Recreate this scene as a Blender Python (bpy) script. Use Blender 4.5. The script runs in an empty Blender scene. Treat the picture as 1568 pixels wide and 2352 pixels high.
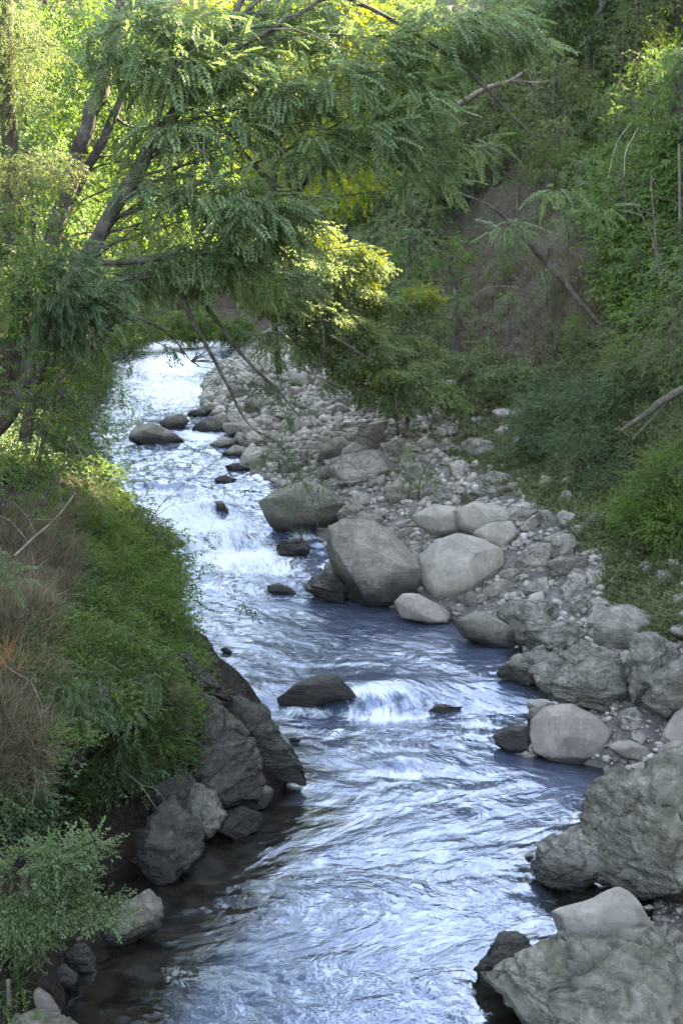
import bpy, bmesh, math, random
import numpy as np
from mathutils import Vector
from mathutils.bvhtree import BVHTree

R = math.radians
D = bpy.data
SC = bpy.context.scene
COL = SC.collection

# ------------------------------------------------------------------ camera
CAM_Z = 9.0
PITCH = R(11.6)
FPX = 3063.0                     # focal length in pixels of a 1568 x 2352 picture
cam_d = D.cameras.new("camera")
cam = D.objects.new("camera", cam_d)
COL.objects.link(cam)
cam.location = (0, 0, CAM_Z)
cam.rotation_euler = (R(90) - PITCH, 0, 0)
cam_d.sensor_fit = 'VERTICAL'
cam_d.sensor_height = 36.0
cam_d.sensor_width = 24.0
cam_d.lens = 36.0 * FPX / 2352.0
cam_d.clip_start = 0.1
cam_d.clip_end = 2000
cam_d.dof.use_dof = True
cam_d.dof.focus_distance = 22.0
cam_d.dof.aperture_fstop = 2.0
SC.camera = cam

# ------------------------------------------------------------------ light
SUN_AZ = -50.0                   # degrees to the left of the view direction (+Y)
SUN_EL = 30.0
world = D.worlds.new("World")
SC.world = world
world.use_nodes = True
wn = world.node_tree
for n in list(wn.nodes):
    wn.nodes.remove(n)
sky = wn.nodes.new('ShaderNodeTexSky')
sky.sky_type = 'NISHITA'
sky.sun_disc = False
sky.sun_elevation = R(SUN_EL)
sky.sun_rotation = R(-SUN_AZ)
sky.air_density = 1.0
sky.dust_density = 1.2
bg = wn.nodes.new('ShaderNodeBackground')
bg.inputs['Strength'].default_value = 0.15
wo = wn.nodes.new('ShaderNodeOutputWorld')
hs_ = wn.nodes.new('ShaderNodeHueSaturation')
hs_.inputs['Saturation'].default_value = 0.62          # sky made less saturated so shaded parts turn less blue
wn.links.new(sky.outputs[0], hs_.inputs['Color'])
wn.links.new(hs_.outputs[0], bg.inputs[0])
wn.links.new(bg.outputs[0], wo.inputs[0])

sun_d = D.lights.new("sun", 'SUN')
sun_d.energy = 5.0
sun_d.angle = R(0.6)
sun_d.color = (1.0, 0.86, 0.52)
sun = D.objects.new("sun", sun_d)
COL.objects.link(sun)
sdir = Vector((-math.sin(R(SUN_AZ)) * math.cos(R(SUN_EL)), math.cos(R(SUN_AZ)) * math.cos(R(SUN_EL)), math.sin(R(SUN_EL))))
sun.rotation_euler = sdir.to_track_quat('Z', 'Y').to_euler()
sun.location = sdir * 200

SC.view_settings.view_transform = 'Standard'
SC.view_settings.look = 'None'
SC.view_settings.gamma = 1
SC.view_settings.exposure = 3.35
SC.render.engine = 'CYCLES'
cy = SC.cycles
cy.max_bounces = 7
cy.diffuse_bounces = 3
cy.glossy_bounces = 3
cy.transmission_bounces = 4
cy.transparent_max_bounces = 4
cy.volume_bounces = 0
cy.caustics_reflective = False
cy.caustics_refractive = False
cy.sample_clamp_indirect = 4.0
try:
    cy.use_denoising = True
except Exception:
    pass

# ------------------------------------------------------------------ picture <-> world helpers (used only to find where things stand)
cp, sp = math.cos(PITCH), math.sin(PITCH)
C0 = np.array([0, 0, CAM_Z])
FWD = np.array([0, cp, -sp]); UPV = np.array([0, sp, cp]); RGT = np.array([1.0, 0, 0])


def ray(px, py):
    v = FWD + RGT * ((px - 784) / FPX) + UPV * ((1176 - py) / FPX)
    return v


def W(px, py, Y):
    """world point seen at (px,py) at depth Y"""
    v = ray(px, py)
    return C0 + v * (Y / v[1])


def to_px(P):
    d = P - C0
    z = d @ FWD
    z = np.maximum(z, 0.01)
    return 784 + (d @ RGT) / z * FPX, 1176 - (d @ UPV) / z * FPX


# ------------------------------------------------------------------ noise
def _hash(i, j, k, s):
    h = (i * 374761393 + j * 668265263 + k * 2147483647 + s * 1274126177) & 0xffffffff
    h = ((h ^ (h >> 13)) * 1274126177) & 0xffffffff
    h = ((h ^ (h >> 16)) * 2246822519) & 0xffffffff
    return ((h ^ (h >> 15)) & 0xffffff) / float(0xffffff)


def vnoise(P, scale=1.0, seed=0):
    Q = np.asarray(P, dtype=np.float64) * scale + 1000.37
    I = np.floor(Q).astype(np.int64)
    F = Q - I
    F = F * F * F * (F * (F * 6 - 15) + 10)
    r = 0
    for a in (0, 1):
        for b in (0, 1):
            for c in (0, 1):
                w = (F[:, 0] if a else 1 - F[:, 0]) * (F[:, 1] if b else 1 - F[:, 1]) * (F[:, 2] if c else 1 - F[:, 2])
                r = r + w * _hash(I[:, 0] + a, I[:, 1] + b, I[:, 2] + c, seed)
    return r * 2 - 1


def fbm(P, scale=1.0, octv=4, seed=0, gain=0.5):
    r = 0; a = 1; t = 0
    for o in range(octv):
        r = r + a * vnoise(P, scale * 2.03 ** o, seed + o * 17)
        t += a
        a *= gain
    return r / t


def sstep(x, a, b):
    t = np.clip((x - a) / (b - a), 0, 1)
    return t * t * (3 - 2 * t)


# ------------------------------------------------------------------ object helpers
def link(o, parent=None):
    COL.objects.link(o)
    if parent is not None:
        o.parent = parent
    return o


def tag(o, label=None, cat=None, group=None, kind=None):
    if label: o['label'] = label
    if cat: o['category'] = cat
    if group: o['group'] = group
    if kind: o['kind'] = kind
    return o


def mesh_np(name, V, F, mat, parent=None, smooth=False, attrs=None, origin=None):
    """V (n,3), F (m,k) all the same k"""
    V = np.asarray(V, dtype=np.float64)
    if origin is not None:
        V = V - np.asarray(origin)
    F = np.asarray(F, dtype=np.int32)
    me = D.meshes.new(name)
    n, m, k = len(V), len(F), F.shape[1]
    me.vertices.add(n)
    me.vertices.foreach_set('co', V.astype(np.float32).ravel())
    me.loops.add(m * k)
    me.loops.foreach_set('vertex_index', F.ravel())
    me.polygons.add(m)
    me.polygons.foreach_set('loop_start', np.arange(0, m * k, k, dtype=np.int32))
    me.polygons.foreach_set('loop_total', np.full(m, k, dtype=np.int32))
    if smooth:
        me.polygons.foreach_set('use_smooth', np.ones(m, dtype=bool))
    me.update(calc_edges=True)
    me.validate()
    for nm, arr in (attrs or {}).items():
        if arr.ndim == 1:
            a = me.attributes.new(nm, 'FLOAT', 'POINT')
            a.data.foreach_set('value', arr.astype(np.float32))
        else:
            a = me.attributes.new(nm, 'FLOAT_VECTOR', 'POINT')
            a.data.foreach_set('vector', arr.astype(np.float32).ravel())
    me.materials.append(mat)
    o = D.objects.new(name, me)
    if origin is not None:
        o.location = origin
    return link(o, parent)


class MB:
    """collects quads"""
    def __init__(s):
        s.v = []; s.f = []; s.n = 0

    def add(s, V, F):
        s.v.append(np.asarray(V)); s.f.append(np.asarray(F) + s.n); s.n += len(V)

    def build(s, name, mat, parent=None, smooth=True, origin=None):
        return mesh_np(name, np.concatenate(s.v), np.concatenate(s.f), mat, parent, smooth, None, origin)


def tube(mb, pts, rad, sides=7, wob=0.12, seed=0, sub=4):
    """tapered limb along a smooth path"""
    pts = np.asarray(pts, float)
    n = len(pts)
    rad = np.interp(np.linspace(0, 1, n), np.linspace(0, 1, len(rad)), rad)
    t = np.linspace(0, n - 1, (n - 1) * sub + 1)
    # catmull-rom
    Pp = np.vstack([2 * pts[0] - pts[1], pts, 2 * pts[-1] - pts[-2]])
    out = []
    for x in t:
        i = min(int(x), n - 2); u = x - i
        p0, p1, p2, p3 = Pp[i], Pp[i + 1], Pp[i + 2], Pp[i + 3]
        out.append(0.5 * ((2 * p1) + (-p0 + p2) * u + (2 * p0 - 5 * p1 + 4 * p2 - p3) * u * u + (-p0 + 3 * p1 - 3 * p2 + p3) * u ** 3))
    P = np.array(out)
    r = np.interp(t, np.arange(n), rad)
    if wob:
        L = np.linalg.norm(pts[-1] - pts[0])
        P = P + np.stack([vnoise(P, 2.2, seed + 5), vnoise(P, 2.2, seed + 6), vnoise(P, 2.2, seed + 7)], 1) * r[:, None] * wob * 3
    T = np.gradient(P, axis=0)
    T /= np.linalg.norm(T, axis=1)[:, None] + 1e-9
    ref = np.array([0.31, 0.2, 0.93]) if abs(T[0][2]) < 0.9 else np.array([1.0, 0.1, 0])
    A = np.cross(T, ref); A /= np.linalg.norm(A, axis=1)[:, None] + 1e-9
    B = np.cross(T, A)
    ang = np.linspace(0, 2 * math.pi, sides, endpoint=False)
    ring = (A[:, None, :] * np.cos(ang)[None, :, None] + B[:, None, :] * np.sin(ang)[None, :, None])
    V = P[:, None, :] + ring * r[:, None, None]
    V = V.reshape(-1, 3)
    if wob:
        rr = np.repeat(r, sides)
        V = V + ring.reshape(-1, 3) * (vnoise(V, 6.0, seed) * rr * wob * 1.5)[:, None]
    m = len(P)
    F = []
    for i in range(m - 1):
        for j in range(sides):
            F.append((i * sides + j, i * sides + (j + 1) % sides, (i + 1) * sides + (j + 1) % sides, (i + 1) * sides + j))
    mb.add(V, np.array(F))


# ------------------------------------------------------------------ materials
def new_mat(name):
    m = D.materials.new(name)
    m.use_nodes = True
    nt = m.node_tree
    for n in list(nt.nodes):
        nt.nodes.remove(n)
    return m, nt


class N:
    def __init__(s, nt): s.nt = nt

    def __call__(s, typ, props=None, **ins):
        n = s.nt.nodes.new(typ)
        for k, v in (props or {}).items():
            setattr(n, k, v)
        for k, v in ins.items():
            key = k.replace('_', ' ')
            sock = None
            for q in n.inputs:
                if q.name == key or q.identifier == k:
                    sock = q; break
            s.set(sock, v)
        return n

    def set(s, sock, v):
        if isinstance(v, bpy.types.NodeSocket):
            s.nt.links.new(v, sock)
        else:
            sock.default_value = v

    def noise(s, vec, scale, detail=4, rough=0.55, dist=0.0):
        n = s('ShaderNodeTexNoise', Scale=scale, Detail=detail, Roughness=rough, Distortion=dist)
        if vec is not None: s.set(n.inputs['Vector'], vec)
        return n.outputs[0]

    def ramp(s, fac, stops):
        n = s('ShaderNodeValToRGB')
        e = n.color_ramp.elements
        while len(e) < len(stops): e.new(0.5)
        for i, (p, c) in enumerate(stops):
            e[i].position = p
            e[i].color = (c, c, c, 1) if isinstance(c, (int, float)) else (*c, 1)
        s.set(n.inputs[0], fac)
        return n.outputs[0]

    def mix(s, fac, a, b):
        n = s('ShaderNodeMix', {'data_type': 'RGBA'})
        s.set(n.inputs[0], fac)
        s.set(n.inputs[6], a if not isinstance(a, tuple) or len(a) == 4 else (*a, 1))
        s.set(n.inputs[7], b if not isinstance(b, tuple) or len(b) == 4 else (*b, 1))
        return n.outputs[2]

    def math(s, op, a, b=0.0, clamp=False):
        n = s('ShaderNodeMath', {'operation': op, 'use_clamp': clamp})
        s.set(n.inputs[0], a); s.set(n.inputs[1], b)
        return n.outputs[0]

    def attr(s, name, out=2):
        n = s('ShaderNodeAttribute', {'attribute_name': name})
        return n.outputs[out]

    def mapping(s, vec, scale=(1, 1, 1), rot=(0, 0, 0)):
        n = s('ShaderNodeMapping')
        s.set(n.inputs['Vector'], vec)
        n.inputs['Scale'].default_value = scale
        n.inputs['Rotation'].default_value = rot
        return n.outputs[0]

    def bump(s, h, strength=0.5, dist=0.05, normal=None):
        n = s('ShaderNodeBump', Strength=strength, Distance=dist)
        s.set(n.inputs['Height'], h)
        if normal is not None: s.set(n.inputs['Normal'], normal)
        return n.outputs[0]

    def out(s, shader, disp=None):
        n = s('ShaderNodeOutputMaterial')
        s.nt.links.new(shader, n.inputs['Surface'])


def leaf_mat(name, dark, light, trans=0.4, gloss=0.35, tcol=None, old=None):
    m, nt = new_mat(name)
    g = N(nt)
    r = g.attr('rnd')
    geo = g('ShaderNodeNewGeometry')
    clump = g.noise(geo.outputs['Position'], 0.9, 3)
    f = g.math('ADD', g.math('MULTIPLY', r, 0.55), g.math('MULTIPLY', clump, 0.6))
    f = g.math('SUBTRACT', f, 0.08, clamp=True)
    c = g.ramp(f, [(0.15, dark), (0.85, light)])
    if old:
        c = g.mix(g.ramp(r, [(0.93, 0.0), (0.96, 1.0)]), c, old)
    p = g('ShaderNodeBsdfPrincipled', Roughness=0.48)
    p.inputs['Specular IOR Level'].default_value = gloss
    g.set(p.inputs['Base Color'], c)
    hs = g('ShaderNodeHueSaturation', Hue=0.485, Saturation=1.1, Value=1.7)
    g.set(hs.inputs['Color'], c)
    t = g('ShaderNodeBsdfTranslucent')
    g.set(t.inputs['Color'], hs.outputs[0] if tcol is None else (*tcol, 1))
    mx = g('ShaderNodeMixShader')
    mx.inputs[0].default_value = trans
    nt.links.new(p.outputs[0], mx.inputs[1]); nt.links.new(t.outputs[0], mx.inputs[2])
    g.out(mx.outputs[0])
    return m


def rock_mat(name, base=(0.26, 0.25, 0.235), dark=(0.12, 0.115, 0.105), crag=0.5, moss=0.25, pale=(0.42, 0.41, 0.39)):
    m, nt = new_mat(name)
    g = N(nt)
    geo = g('ShaderNodeNewGeometry')
    pos = geo.outputs['Position']
    n1 = g.noise(pos, 1.6, 6, 0.6)
    n2 = g.noise(pos, 9.0, 6, 0.65)
    n3 = g.noise(pos, 45.0, 4, 0.6)
    c = g.mix(g.ramp(n1, [(0.35, 0.0), (0.65, 1.0)]), dark, base)
    c = g.mix(g.math('MULTIPLY', g.ramp(n2, [(0.5, 0.0), (0.68, 1.0)]), 0.55), c, pale)
    c = g.mix(g.math('MULTIPLY', g.ramp(n2, [(0.30, 1.0), (0.46, 0.0)]), 0.6), c, dark)
    c = g.mix(g.math('MULTIPLY', g.ramp(n3, [(0.58, 0.0), (0.66, 1.0)]), 0.35), c, pale)
    stain = g.ramp(g.noise(g.mapping(pos, (1, 1, .45), (.2, .1, 0)), 1.1, 5, .7, .6), [(.44, 0.0), (.56, 1.0)])
    c = g.mix(g.math('MULTIPLY', stain, .55), c, tuple(x * .8 for x in dark))
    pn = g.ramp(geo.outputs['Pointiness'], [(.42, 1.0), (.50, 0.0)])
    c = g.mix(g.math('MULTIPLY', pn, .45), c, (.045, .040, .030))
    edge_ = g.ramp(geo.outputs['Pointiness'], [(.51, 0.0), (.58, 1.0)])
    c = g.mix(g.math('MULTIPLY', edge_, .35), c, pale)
    # moss on upward faces in patches
    sep = g('ShaderNodeSeparateXYZ')
    g.set(sep.inputs[0], geo.outputs['Normal'])
    mo = g.math('MULTIPLY', g.ramp(sep.outputs[2], [(0.3, 0.0), (0.8, 1.0)]), g.ramp(g.noise(pos, 3.1, 5, 0.7), [(0.60 - moss * 0.22, 0.0), (0.70 - moss * 0.18, 1.0)]))
    c = g.mix(g.math('MULTIPLY', mo, min(1, moss * 1.6)), c, (0.075, 0.085, 0.032))
    crk = g.attr('crk')
    c = g.mix(g.math('MULTIPLY', crk, 0.75), c, (0.03, 0.028, 0.024))
    wet = g.attr('wet')
    wn_ = g.math('ADD', wet, g.math('MULTIPLY', g.math('SUBTRACT', n2, 0.5), 0.9))
    wf = g.ramp(wn_, [(0.35, 0.0), (0.62, 1.0)])
    c = g.mix(g.math('MULTIPLY', wf, 0.85), c, (0.028, 0.026, 0.022))
    rough = g.math('SUBTRACT', 0.85, g.math('MULTIPLY', wf, 0.55))
    p = g('ShaderNodeBsdfPrincipled')
    g.set(p.inputs['Base Color'], c)
    g.set(p.inputs['Roughness'], rough)
    p.inputs['Specular IOR Level'].default_value = 0.35
    vor = g('ShaderNodeTexVoronoi', {'feature': 'DISTANCE_TO_EDGE'}, Scale=3.2)
    wob = g('ShaderNodeVectorMath', {'operation': 'ADD'})
    nn = g('ShaderNodeTexNoise', Scale=4.0, Detail=4.0)
    g.set(nn.inputs['Vector'], pos)
    sc_ = g('ShaderNodeVectorMath', {'operation': 'SCALE'}); sc_.inputs['Scale'].default_value = 0.35
    g.set(sc_.inputs[0], nn.outputs['Color'])
    g.set(wob.inputs[0], pos); g.set(wob.inputs[1], sc_.outputs[0])
    g.set(vor.inputs['Vector'], g.mapping(wob.outputs[0], (1, 1, 1.8), (0.4, 0.5, 0.2)))
    crack = g.ramp(vor.outputs[0], [(0.0, 0.0), (0.07, 1.0)])
    strat = g.noise(g.mapping(pos, (.8, .8, 5.5), (.45, .35, .2)), 1.6, 5, .62)
    h = g.math('ADD', g.math('MULTIPLY', n2, 0.55), g.math('MULTIPLY', n3, 0.30))
    h = g.math('ADD', h, g.math('MULTIPLY', strat, .3 + crag * 1.1))
    vor2 = g('ShaderNodeTexVoronoi', {'feature': 'DISTANCE_TO_EDGE'}, Scale=10.0)
    g.set(vor2.inputs['Vector'], g.mapping(wob.outputs[0], (1, 1, 2.2), (0.5, 0.3, 0.9)))
    h = g.math('ADD', h, g.math('MULTIPLY', crack, crag * 0.15))
    h = g.math('ADD', h, g.math('MULTIPLY', g.ramp(vor2.outputs[0], [(0.0, 0.0), (0.12, 1.0)]), crag * 0.02))
    g.set(p.inputs['Normal'], g.bump(h, 0.45 + 0.45 * min(1, crag * 1.5), 0.04 + 0.08 * crag))
    g.out(p.outputs[0])
    return m


def bark_mat(name, a, b, moss=0.0):
    m, nt = new_mat(name)
    g = N(nt)
    geo = g('ShaderNodeNewGeometry')
    pos = geo.outputs['Position']
    n1 = g.noise(pos, 3.0, 5, 0.7)
    n2 = g.noise(g.mapping(pos, (1, 1, 0.3)), 22.0, 5, 0.65)
    c = g.mix(g.ramp(n1, [(0.40, 0.0), (0.6, 1.0)]), a, b)
    c = g.mix(g.ramp(n2, [(0.35, 0.6), (0.55, 0.0)]), c, tuple(x * 0.35 for x in a))
    if moss:
        c = g.mix(g.math('MULTIPLY', g.ramp(g.noise(pos, 1.7, 4), [(0.5, 0.0), (0.6, 1.0)]), moss), c, (0.06, 0.09, 0.025))
    p = g('ShaderNodeBsdfPrincipled', Roughness=0.9)
    g.set(p.inputs['Base Color'], c)
    g.set(p.inputs['Normal'], g.bump(n2, 0.8, 0.03))
    g.out(p.outputs[0])
    return m


M = {}
M['leaf_blue'] = leaf_mat('leaf_bluegreen', (0.050, 0.086, 0.030), (0.205, 0.280, 0.115), 0.38, 0.45)
M['leaf_mid'] = leaf_mat('leaf_midgreen', (0.038, 0.072, 0.018), (0.150, 0.235, 0.055), 0.42, 0.35)
M['leaf_dark'] = leaf_mat('leaf_darkgreen', (0.028, 0.056, 0.022), (0.130, 0.190, 0.078), 0.32, 0.35)
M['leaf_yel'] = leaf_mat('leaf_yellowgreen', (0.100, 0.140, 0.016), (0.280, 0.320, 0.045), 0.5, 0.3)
M['leaf_olive'] = leaf_mat('leaf_olive', (0.058, 0.078, 0.028), (0.190, 0.220, 0.095), 0.38, 0.3)
M['leaf_fresh'] = leaf_mat('leaf_fresh', (0.024, 0.055, 0.012), (0.165, 0.260, 0.055), 0.42, 0.35, old=(0.25, 0.20, 0.05))
M['leaf_willow'] = leaf_mat('leaf_willow', (0.060, 0.095, 0.034), (0.220, 0.275, 0.115), 0.45, 0.35, old=(0.30, 0.24, 0.07))
M['grass_dry'] = leaf_mat('grass_dry', (0.036, 0.031, 0.019), (0.29, 0.25, 0.155), 0.3, 0.2)
M['grass_green'] = leaf_mat('grass_green', (0.020, 0.038, 0.013), (0.150, 0.195, 0.065), 0.38, 0.25, old=(0.22, 0.17, 0.08))
M['grass_orange'] = leaf_mat('grass_orange', (0.20, 0.12, 0.06), (0.36, 0.21, 0.10), 0.4, 0.2)
M['rock_pale'] = rock_mat('rock_pale', (0.40, 0.365, 0.31), (0.27, 0.245, 0.205), 0.15, 0.12, (0.50, 0.465, 0.41))
M['rock_grey'] = rock_mat('rock_grey', (0.32, 0.29, 0.24), (0.15, 0.14, 0.115), 0.5, 0.25, (0.46, 0.43, 0.38))
M['rock_crag'] = rock_mat('rock_crag', (0.37, 0.35, 0.29), (0.17, 0.165, 0.13), 0.8, 0.25, (0.55, 0.53, 0.47))
M['rock_mossy'] = rock_mat('rock_mossy', (0.31, 0.295, 0.235), (0.14, 0.135, 0.10), 0.7, 0.4, (0.46, 0.44, 0.38))
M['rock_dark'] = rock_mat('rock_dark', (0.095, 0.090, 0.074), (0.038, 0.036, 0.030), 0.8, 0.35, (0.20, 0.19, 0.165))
M['rock_pink'] = rock_mat('rock_pink', (0.36, 0.315, 0.275), (0.25, 0.215, 0.185), 0.1, 0.0, (0.48, 0.44, 0.39))
M['bark'] = bark_mat('bark_dark', (0.050, 0.040, 0.032), (0.16, 0.135, 0.115), 0.3)
M['bark_moss'] = bark_mat('bark_mossy', (0.055, 0.045, 0.032), (0.13, 0.115, 0.085), 0.9)
M['twig'] = bark_mat('dead_twig', (0.13, 0.10, 0.075), (0.24, 0.19, 0.145))
M['twig_white'] = bark_mat('white_twig', (0.34, 0.32, 0.28), (0.48, 0.45, 0.41))

# ------------------------------------------------------------------ river outline (picture points laid down on the water level)
ZW_Y = [0, 24.4, 25.6, 31, 36, 42, 50, 90, 200]
ZW_Z = [0, 0, .22, .28, .55, 1.0, 1.3, 2.4, 2.6]


def zw(Y):
    return np.interp(Y, ZW_Y, ZW_Z)


def on_water(px, py):
    v = ray(px, py)
    Y = 30.0
    for _ in range(40):
        t = (zw(Y) - CAM_Z) / v[2]
        Y = 0.5 * Y + 0.5 * t * v[1]
    return C0 + v * (Y / v[1])


left_px = [(150, 2352), (175, 2290), (160, 2220), (330, 2150), (372, 2090), (330, 2030), (480, 1935), (590, 1890), (640, 1835), (682, 1790), (670, 1720), (630, 1660), (530, 1605),
           (455, 1540), (425, 1480), (420, 1400), (430, 1320), (400, 1260), (340, 1200), (290, 1150), (235, 1090), (200, 1020), (225, 950), (262, 880), (270, 810)]
right_px = [(1180, 2400), (1100, 2290), (1110, 2200), (1270, 2130), (1290, 2060), (1230, 2000), (1240, 1950), (1350, 1890), (1430, 1800), (1395, 1770), (1250, 1735), (1190, 1700), (1240, 1650),
            (1290, 1620), (1190, 1560), (1190, 1490), (1080, 1450), (1040, 1425), (920, 1400), (800, 1385), (740, 1350), (780, 1290), (745, 1250), (620, 1190), (620, 1120),
            (575, 1065), (535, 1000), (455, 940), (465, 880), (525, 820), (530, 800)]


def edge_fn(pts, pre):
    P = np.array([on_water(*p)[:2] for p in pts])
    Y = np.concatenate([[-20, pre[1]], P[:, 1], [100, 220]])
    X = np.concatenate([[pre[0], pre[0]], P[:, 0], [P[-1, 0], P[-1, 0]]])
    o = np.argsort(Y, kind='stable')
    Y, X = Y[o], X[o]
    g = np.linspace(-20, 220, 2401)
    x = np.interp(g, Y, X)
    k = np.exp(-np.linspace(-2, 2, 9) ** 2); k /= k.sum()
    x = np.convolve(np.pad(x, 4, mode='edge'), k, mode='valid')
    return lambda q: np.interp(q, g, x)


XL = edge_fn(left_px, (-3.4, 12.5))
XR = edge_fn(right_px, (2.6, 12.5))


def XV(Y):
    return np.interp(Y, [0, 14, 18, 22, 28, 35, 41, 45.5, 50, 60, 75, 90, 220], [6, 5.4, 5.6, 6.4, 6.8, 6.2, 5.2, 2.9, 1.8, 0.6, -2.8, -4.5, -5])


# ------------------------------------------------------------------ terrain
def build_terrain():
    Ys = [-12.0]
    while Ys[-1] < 235:
        y = Ys[-1]
        Ys.append(y + max(0.10, min(4.0, 0.0055 * max(y, 10) ** 1.08)) if y > 8 else y + 0.8)
    Ys = np.array(Ys)
    nL, nB, nR = 120, 26, 150
    # left profile: (dx, dz)
    plain = np.array([(-.5, -.55), (0, -.25), (.25, .35), (.7, 1.0), (1.5, 1.8), (2.8, 2.6), (4.3, 3.4), (6, 4.6), (9, 6.8), (14, 10.5), (25, 19), (45, 31), (70, 40), (95, 44)])
    steep = np.array([(-.5, -.55), (0, -.25), (.2, .6), (.5, 1.5), (1.0, 2.3), (2.2, 3.0), (4.3, 3.9), (6, 4.8), (9, 6.8), (14, 10.5), (25, 19), (45, 31), (70, 40), (95, 44)])
    cave = np.array([(-.5, -.55), (0.3, -.3), (.9, .1), (1.3, .6), (1.5, 1.4), (.75, 2.3), (1.9, 2.9), (6, 4.6), (9, 6.8), (14, 10.5), (25, 19), (45, 31), (70, 40), (95, 44)])
    tt = np.linspace(0, 1, nL) ** 1.6
    tp = np.linspace(0, 1, len(plain))
    # denser samples on the first part
    idx = tt * (len(plain) - 1)
    pl = np.stack([np.interp(idx, np.arange(len(plain)), plain[:, k]) for k in (0, 1)], 1)
    st = np.stack([np.interp(idx, np.arange(len(steep)), steep[:, k]) for k in (0, 1)], 1)
    cv = np.stack([np.interp(idx, np.arange(len(cave)), cave[:, k]) for k in (0, 1)], 1)
    drs = np.concatenate([[0], np.cumsum(0.05 * 1.032 ** np.arange(nR - 1))])
    drs = drs / drs[-1] * 110
    V = []
    zone = []
    for y in Ys:
        w = float(zw(y)); xl = float(XL(y)); xr = float(XR(y)); xv = max(float(XV(y)), xr + 0.5)
        kn = float(sstep(y, 16.5, 18) * (1 - sstep(y, 19, 20.5)))
        kc = float(sstep(y, 15.5, 17) * (1 - sstep(y, 19.0, 20.5)))
        prof = pl * (1 - kn) + st * kn
        prof = prof * (1 - kc) + cv * kc
        hill = np.full(nL, 1.0 - .7 * float(sstep(y, 45, 70)))
        dz = prof[:, 1].copy()
        big = dz > 4.6
        dz[big] = 4.6 + (dz[big] - 4.6) * hill[big]
        L = np.stack([xl - prof[:, 0], np.full(nL, y), w + dz], 1)[::-1]
        u = np.linspace(0, 1, nB + 2)[1:-1]
        bx = (xl + .5) + u * (xr - .3 - xl - .5)
        B = np.stack([bx, np.full(nB, y), w - .55 - .35 * np.sin(u * math.pi)], 1)
        x = xr - .3 + drs
        bar = np.clip((x - xr) / max(xv - xr, .3), 0, 1)
        near = float(sstep(y, 17, 22))
        z = w + np.interp(x - xr, [-.3, 0, .3], [-.55, -.15, .12 * near - .1 * (1 - near)]) + (0.15 + .35 * near + 0.25 * near * min((xv - xr), 6)) * bar ** 1.1 * (x > xr)
        dv = np.clip(x - xv, 0, None)
        k = 1 - 0.25 * float(sstep(y, 62, 90))
        c2 = y - .839 * x
        rf = 1 + sstep(dv, 6.5, 11) * (.75 * (1 - sstep(c2, 35.5, 38.5)) - .45 * np.exp(-((c2 - 28.5) / 1.6) ** 2) + .25 * sstep(c2, 47, 50) * (1 - float(sstep(y, 70, 85))))  # hill out of view raised to cast shade, gaps cut for sun rays
        z = z + k * rf * np.interp(dv, [0, 1, 2.5, 4.5, 8, 14, 30, 60, 110], [0, .6, 1.9, 4.2, 8.3, 13.5, 23, 30, 34])
        Rr = np.stack([x, np.full(nR, y), z], 1)
        row = np.concatenate([L, B, Rr])
        row[:, 2] += np.clip(y - 87, 0, 75) * 0.46
        V.append(row)
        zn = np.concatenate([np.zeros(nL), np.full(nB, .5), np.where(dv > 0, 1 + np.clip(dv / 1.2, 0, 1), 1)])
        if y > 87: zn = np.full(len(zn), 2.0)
        zone.append(zn)
    V = np.array(V); zone = np.array(zone)
    m, n, _ = V.shape
    P = V.reshape(-1, 3)
    amp = np.clip(np.abs(P[:, 2] - zw(P[:, 1])) * 0.5, 0.05, 1)
    dist = np.clip(P[:, 1] / 30, .6, 3)
    nz = fbm(P, .35, 4, 3) * 1.0 * amp * np.clip(dist, .5, 2) + fbm(P, 1.7, 4, 9) * .28 * amp
    P[:, 2] += nz * np.where(zone.ravel() == 1, .25, 1)
    P[:, 0] += fbm(P, .9, 4, 31) * .45 * amp * (zone.ravel() != 1)
    idx = np.arange(m * n).reshape(m, n)
    F = np.stack([idx[:-1, :-1], idx[:-1, 1:], idx[1:, 1:], idx[1:, :-1]], -1).reshape(-1, 4)
    return P, F, zone.ravel()


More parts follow.
